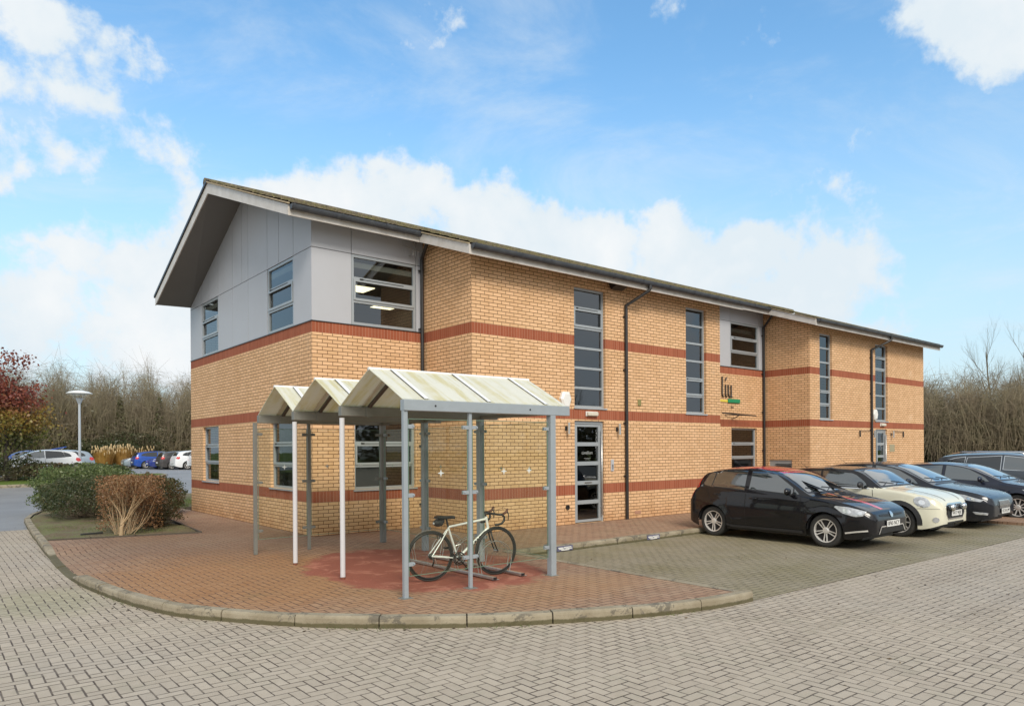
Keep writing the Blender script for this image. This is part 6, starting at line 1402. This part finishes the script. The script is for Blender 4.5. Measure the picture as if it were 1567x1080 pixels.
# shrubs on the grass verge beyond the road, and the autumn tree
GV = 'shrubs on the verge beyond the road'
for i, (x, y, r, h, m_, lab) in enumerate([(-4.6, 28.9, 1.4, .95, M_DKGREEN, 'dark shrub at the left edge under the autumn tree'), (-2.9, 28.6, 1.2, .72, M_DKGREEN, 'dark shrub around the autumn tree trunk'), (-1.5, 28.7, 1.1, .55, M_HEDGEB, 'low brownish shrub in front of the white hatchback'), (-.1, 29.0, 1.1, .50, M_HEDGE, 'low green shrub in front of the white hatchback tail'), (1.3, 29.3, 1.0, .45, M_HEDGE, 'small green shrub left of the lamp post')]):
    bush('verge_shrub', (x, y, hgt(x, y)+.1), (r, .9, h*.72), 2600, .10, m_, lab, group=GV, stems=40, twr=.01)
def autumn(s, c, O):
    sp = s.n('ShaderNodeSeparateXYZ'); s.put(sp.inputs[0], O); z = s.M('ADD', sp.outputs[2], s.M('MULTIPLY', s.M('SUBTRACT', s.noise(O, .9, 4, .6), .5), 4.5))
    c = s.mix(s.mr(z, 2.0, 2.8), c, s.mix(s.mr(s.noise(O, 6, 2, .8), .42, .58), (.34, .28, .05), (.28, .14, .04))); return s.mix(s.mr(z, 3.0, 3.9), c, s.mix(s.mr(s.noise(O, 5, 2, .8), .42, .58), (.32, .095, .05), (.20, .06, .05)))
at = tag(empty('autumn_tree', (-3.0, 28.3, hgt(0, 28.3)+.1)), 'small tree in red, yellow and green autumn leaf on the grass verge', 'tree'); tr, tw = MB(), MB(); grow(tr, tw, Vector((0, 0, -.1)), Vector((0, 0, 1)), 4.6, .12, 0, ((12, 5, 4), .8, .35, .15)); tr.obj('trunk', mat('dark_bark', (.05, .04, .035), .9), at); tw.obj('twigs', M_BARK, at)
mb = MB(); pts = []; clus = [Vector((rng.gauss(0, .95), rng.gauss(0, .95), rng.uniform(1.7, 4.5))) for _ in range(130)]+[Vector((rng.gauss(0, .45), rng.gauss(0, .45), rng.uniform(4.4, 6.1))) for _ in range(26)]
for cpt in clus:
    if cpt.z < 4.4 and math.hypot(cpt.x, cpt.y) > 1.75: continue
    q = .20 if cpt.z > 4.3 else .34
    pts += [cpt+Vector((rng.gauss(0, q), rng.gauss(0, q), rng.gauss(0, q))) for _ in range(26 if cpt.z > 4.3 else 80)]
leaf_cloud(mb, pts, .13, 1.4); mb.obj('foliage', leaf_mat('autumn_leaf', (.10, .12, .03), (.16, .14, .035), (.07, .09, .02), 6, .4, autumn), at)
# tawny grass clumps and evergreen bushes at the back of the far car park
for x, y, sc_v, lab in ((6.9, 62, 1., 'left clump of tall tawny ornamental grass'), (8.6, 63, 1.1, 'middle clump of tall tawny ornamental grass'), (10.4, 64, 1., 'right clump of tall tawny ornamental grass behind the blue hatchback')):
    mb = MB(); pl_ = MB()
    for i in range(900):
        a = rng.uniform(0, 2*pi); q = rng.random()**.5*.7; b = Vector((cos(a)*q, sin(a)*q, 0)); l = Vector((cos(a), sin(a), 0))*rng.uniform(.1, .75)*q*1.3; h = rng.uniform(1.0, 1.75)*sc_v; t_ = Vector((-sin(a), cos(a), 0))*.02
        mb.add([b-t_, b+t_, b+l*.5+Vector((0, 0, h*.7))+t_, b+l*.5+Vector((0, 0, h*.7))-t_], [(0, 1, 2, 3)]); mb.add([b+l*.5+Vector((0, 0, h*.7))+t_, b+l*.5+Vector((0, 0, h*.7))-t_, b+l+Vector((0, 0, h))], [(0, 1, 2)])
        if i % 14 == 0: pl_.ball(b+l+Vector((0, 0, h+.12)), (.05, .05, .16), nu=5, nv=4)
    r_ = tag(empty('ornamental_grass', (x, y, hgt(x, y)+.05)), lab, 'grass clump', 'tawny grass clumps beyond the far car park'); mb.obj('blades', leaf_mat('tawny_grass_blade', (.42, .24, .06), (.50, .31, .10), (.34, .17, .04), 3) if not bpy.data.materials.get('tawny_grass_blade') else bpy.data.materials['tawny_grass_blade'], r_); pl_.obj('plumes', mat('pale_plume', (.50, .37, .20), .9) if not bpy.data.materials.get('pale_plume') else bpy.data.materials['pale_plume'], r_)
for px, ds_, r, h, lab in ((135, 82, 3.0, 1.9, 'dark evergreen bush behind the lamp post'), (165, 80, 2.6, 1.7, 'dark evergreen bush left of the tawny grass'), (198, 81, 2.8, 2.2, 'green evergreen bush behind the tawny grass'), (100, 84, 3, 1.7, 'dark evergreen bush above the white hatchback roof')):
    x, y = polar(px, ds_); bush('evergreen_bush', (x, y, 0), (r, r*.8, h*.8), 7000, .17, M_DKGREEN, lab, group='evergreen bushes at the foot of the far wood', stems=10, twr=.03)
# grass tufts and litter on the bed
mb = MB()
for i in range(5200):
    x = rng.uniform(-4.1, -1.6); y = rng.uniform(2.9, 6.4)
    if math.sin(x*4+1)*math.cos(y*3)+rng.gauss(0, .5) < .1: continue
    h = rng.uniform(.015, .05); a = rng.uniform(0, 6.3); t_ = Vector((cos(a), sin(a), 0))*.003; b = Vector((x, y, .015)); e = Vector((rng.gauss(0, .012), rng.gauss(0, .012), h)); mb.add([b-t_, b+t_, b+e], [(0, 1, 2)])
for i in range(2600):
    x = rng.uniform(-.3, 4); y = rng.uniform(9.7, 13); h = rng.uniform(.05, .22); a = rng.uniform(0, 6.3); t_ = Vector((cos(a), sin(a), 0))*.006; b = Vector((x, y, .0)); e = Vector((rng.gauss(0, .05), rng.gauss(0, .05), h)); mb.add([b-t_, b+t_, b+e], [(0, 1, 2)])
for i in range(len(inner)*26):
    j = rng.randrange(3, len(inner)-3); p = inner[j]
    if sin(j*.9)+sin(j*.37+2)+rng.gauss(0, .5) < .7: continue
    t_ = (inner[j+1]-inner[j-1]).normalized(); o_ = rng.uniform(.0, .03); x, y = p.x+t_.y*o_+t_.x*rng.uniform(-.12, .12), p.y-t_.x*o_+t_.y*rng.uniform(-.12, .12); h = rng.uniform(.008, .03); q = Vector((t_.x, t_.y, 0))*.003; b = Vector((x, y, -.12)); mb.add([b-q, b+q, b+Vector((rng.gauss(0, .01), rng.gauss(0, .01), h))], [(0, 1, 2)])
tag(mb.obj('grass', leaf_mat('short_grass_blade', (.10, .17, .025), (.17, .22, .05), (.08, .12, .03), 4)), 'sparse short grass growing in the soil bed', 'grass', kind='stuff')
mb = MB()
for i in range(420):
    k = rng.random()
    if k < .45: x, y, z = rng.uniform(-4.0, -1.7), rng.uniform(2.4, 6.5), .035
    elif k < .7:
        j = rng.randrange(4, len(inner)-4); p = inner[j]; t_ = (inner[j+1]-inner[j-1]).normalized(); o_ = rng.uniform(.01, .25); x, y, z = p.x+t_.y*o_, p.y-t_.x*o_, -.112
    elif k < .85: x, y, z = rng.uniform(2, 14), rng.uniform(-8.8, -4.5), -.108
    else: x, y, z = rng.uniform(-8, 8), rng.uniform(-12, -9), -.113
    if -1.9 > x > -4 and z < 0 and False: continue
    a = rng.uniform(0, 6.3); s_ = rng.uniform(.008, .028); u = Vector((cos(a), sin(a), rng.uniform(-.1, .25)))*s_; v = Vector((-sin(a), cos(a), rng.uniform(0, .3)))*s_*.55; c0 = Vector((x, y, z)); mb.add([c0-u, c0+v, c0+u, c0-v], [(0, 1, 2, 3)])
tag(mb.obj('leaf_litter', leaf_mat('fallen_leaf', (.10, .065, .03), (.20, .12, .05), (.05, .035, .02), 3)), 'scattered small fallen leaves and dirt along the kerb and bed', 'leaf litter', kind='stuff')

# ================================================================ LAMP POSTS
M_POLE = mat('pale_grey_pole', (.50, .53, .56), .4, .3)
lp = tag(empty('street_lamp', (.86, 34, hgt(0, 34)+.0)), 'pale grey lamp post with a wide flat mushroom-shaped head beyond the road', 'lamp post')
mb = MB(); mb.tube([(0, 0, 0), (0, 0, 1.1)], .095, 14); mb.tube([(0, 0, 1.1), (0, 0, 4.15)], [.068, .062], 14); auto_smooth(mb.obj('pole', M_POLE, lp), 40)
mb = MB(); mb.lathe([(.07, 4.1), (.10, 4.15), (.17, 4.36), (.17, 4.42), (.05, 4.44)], 20); 
for k in range(3): a = 2*pi*k/3+.5; mb.tube([(.14*cos(a), .14*sin(a), 4.4), (.38*cos(a), .38*sin(a), 4.72)], .012, 5)
mb.obj('lantern', M_POLE, lp, smooth=True)
mb = MB(); mb.lathe([(0, 4.87), (.25, 4.85), (.5, 4.79), (.67, 4.70), (.67, 4.68), (.4, 4.70), (0, 4.71)], 32); auto_smooth(mb.obj('lamp_shade', M_WHITE, lp), 40)
for px, ds_, top, lab in ((181, 100, 9.6, 'thin pale road lamp column rising out of the far wood'), (213, 104, 7.8, 'second thin pale lamp column in the far wood, nearer the building')):
    x, y = polar(px, ds_); e = tag(empty('road_lamp', (x, y, 0)), lab, 'lamp post', 'road lamps in the far wood'); MB().tube([(0, 0, 0), (0, 0, top)], [.13, .09], 8).obj('pole', M_POLE, e); MB().tube([(0, 0, top), (.5, -.1, top+.2), (1.6, -.3, top+.25)], [.06, .06, .11], 6).obj('lamp_head', M_POLE, e)
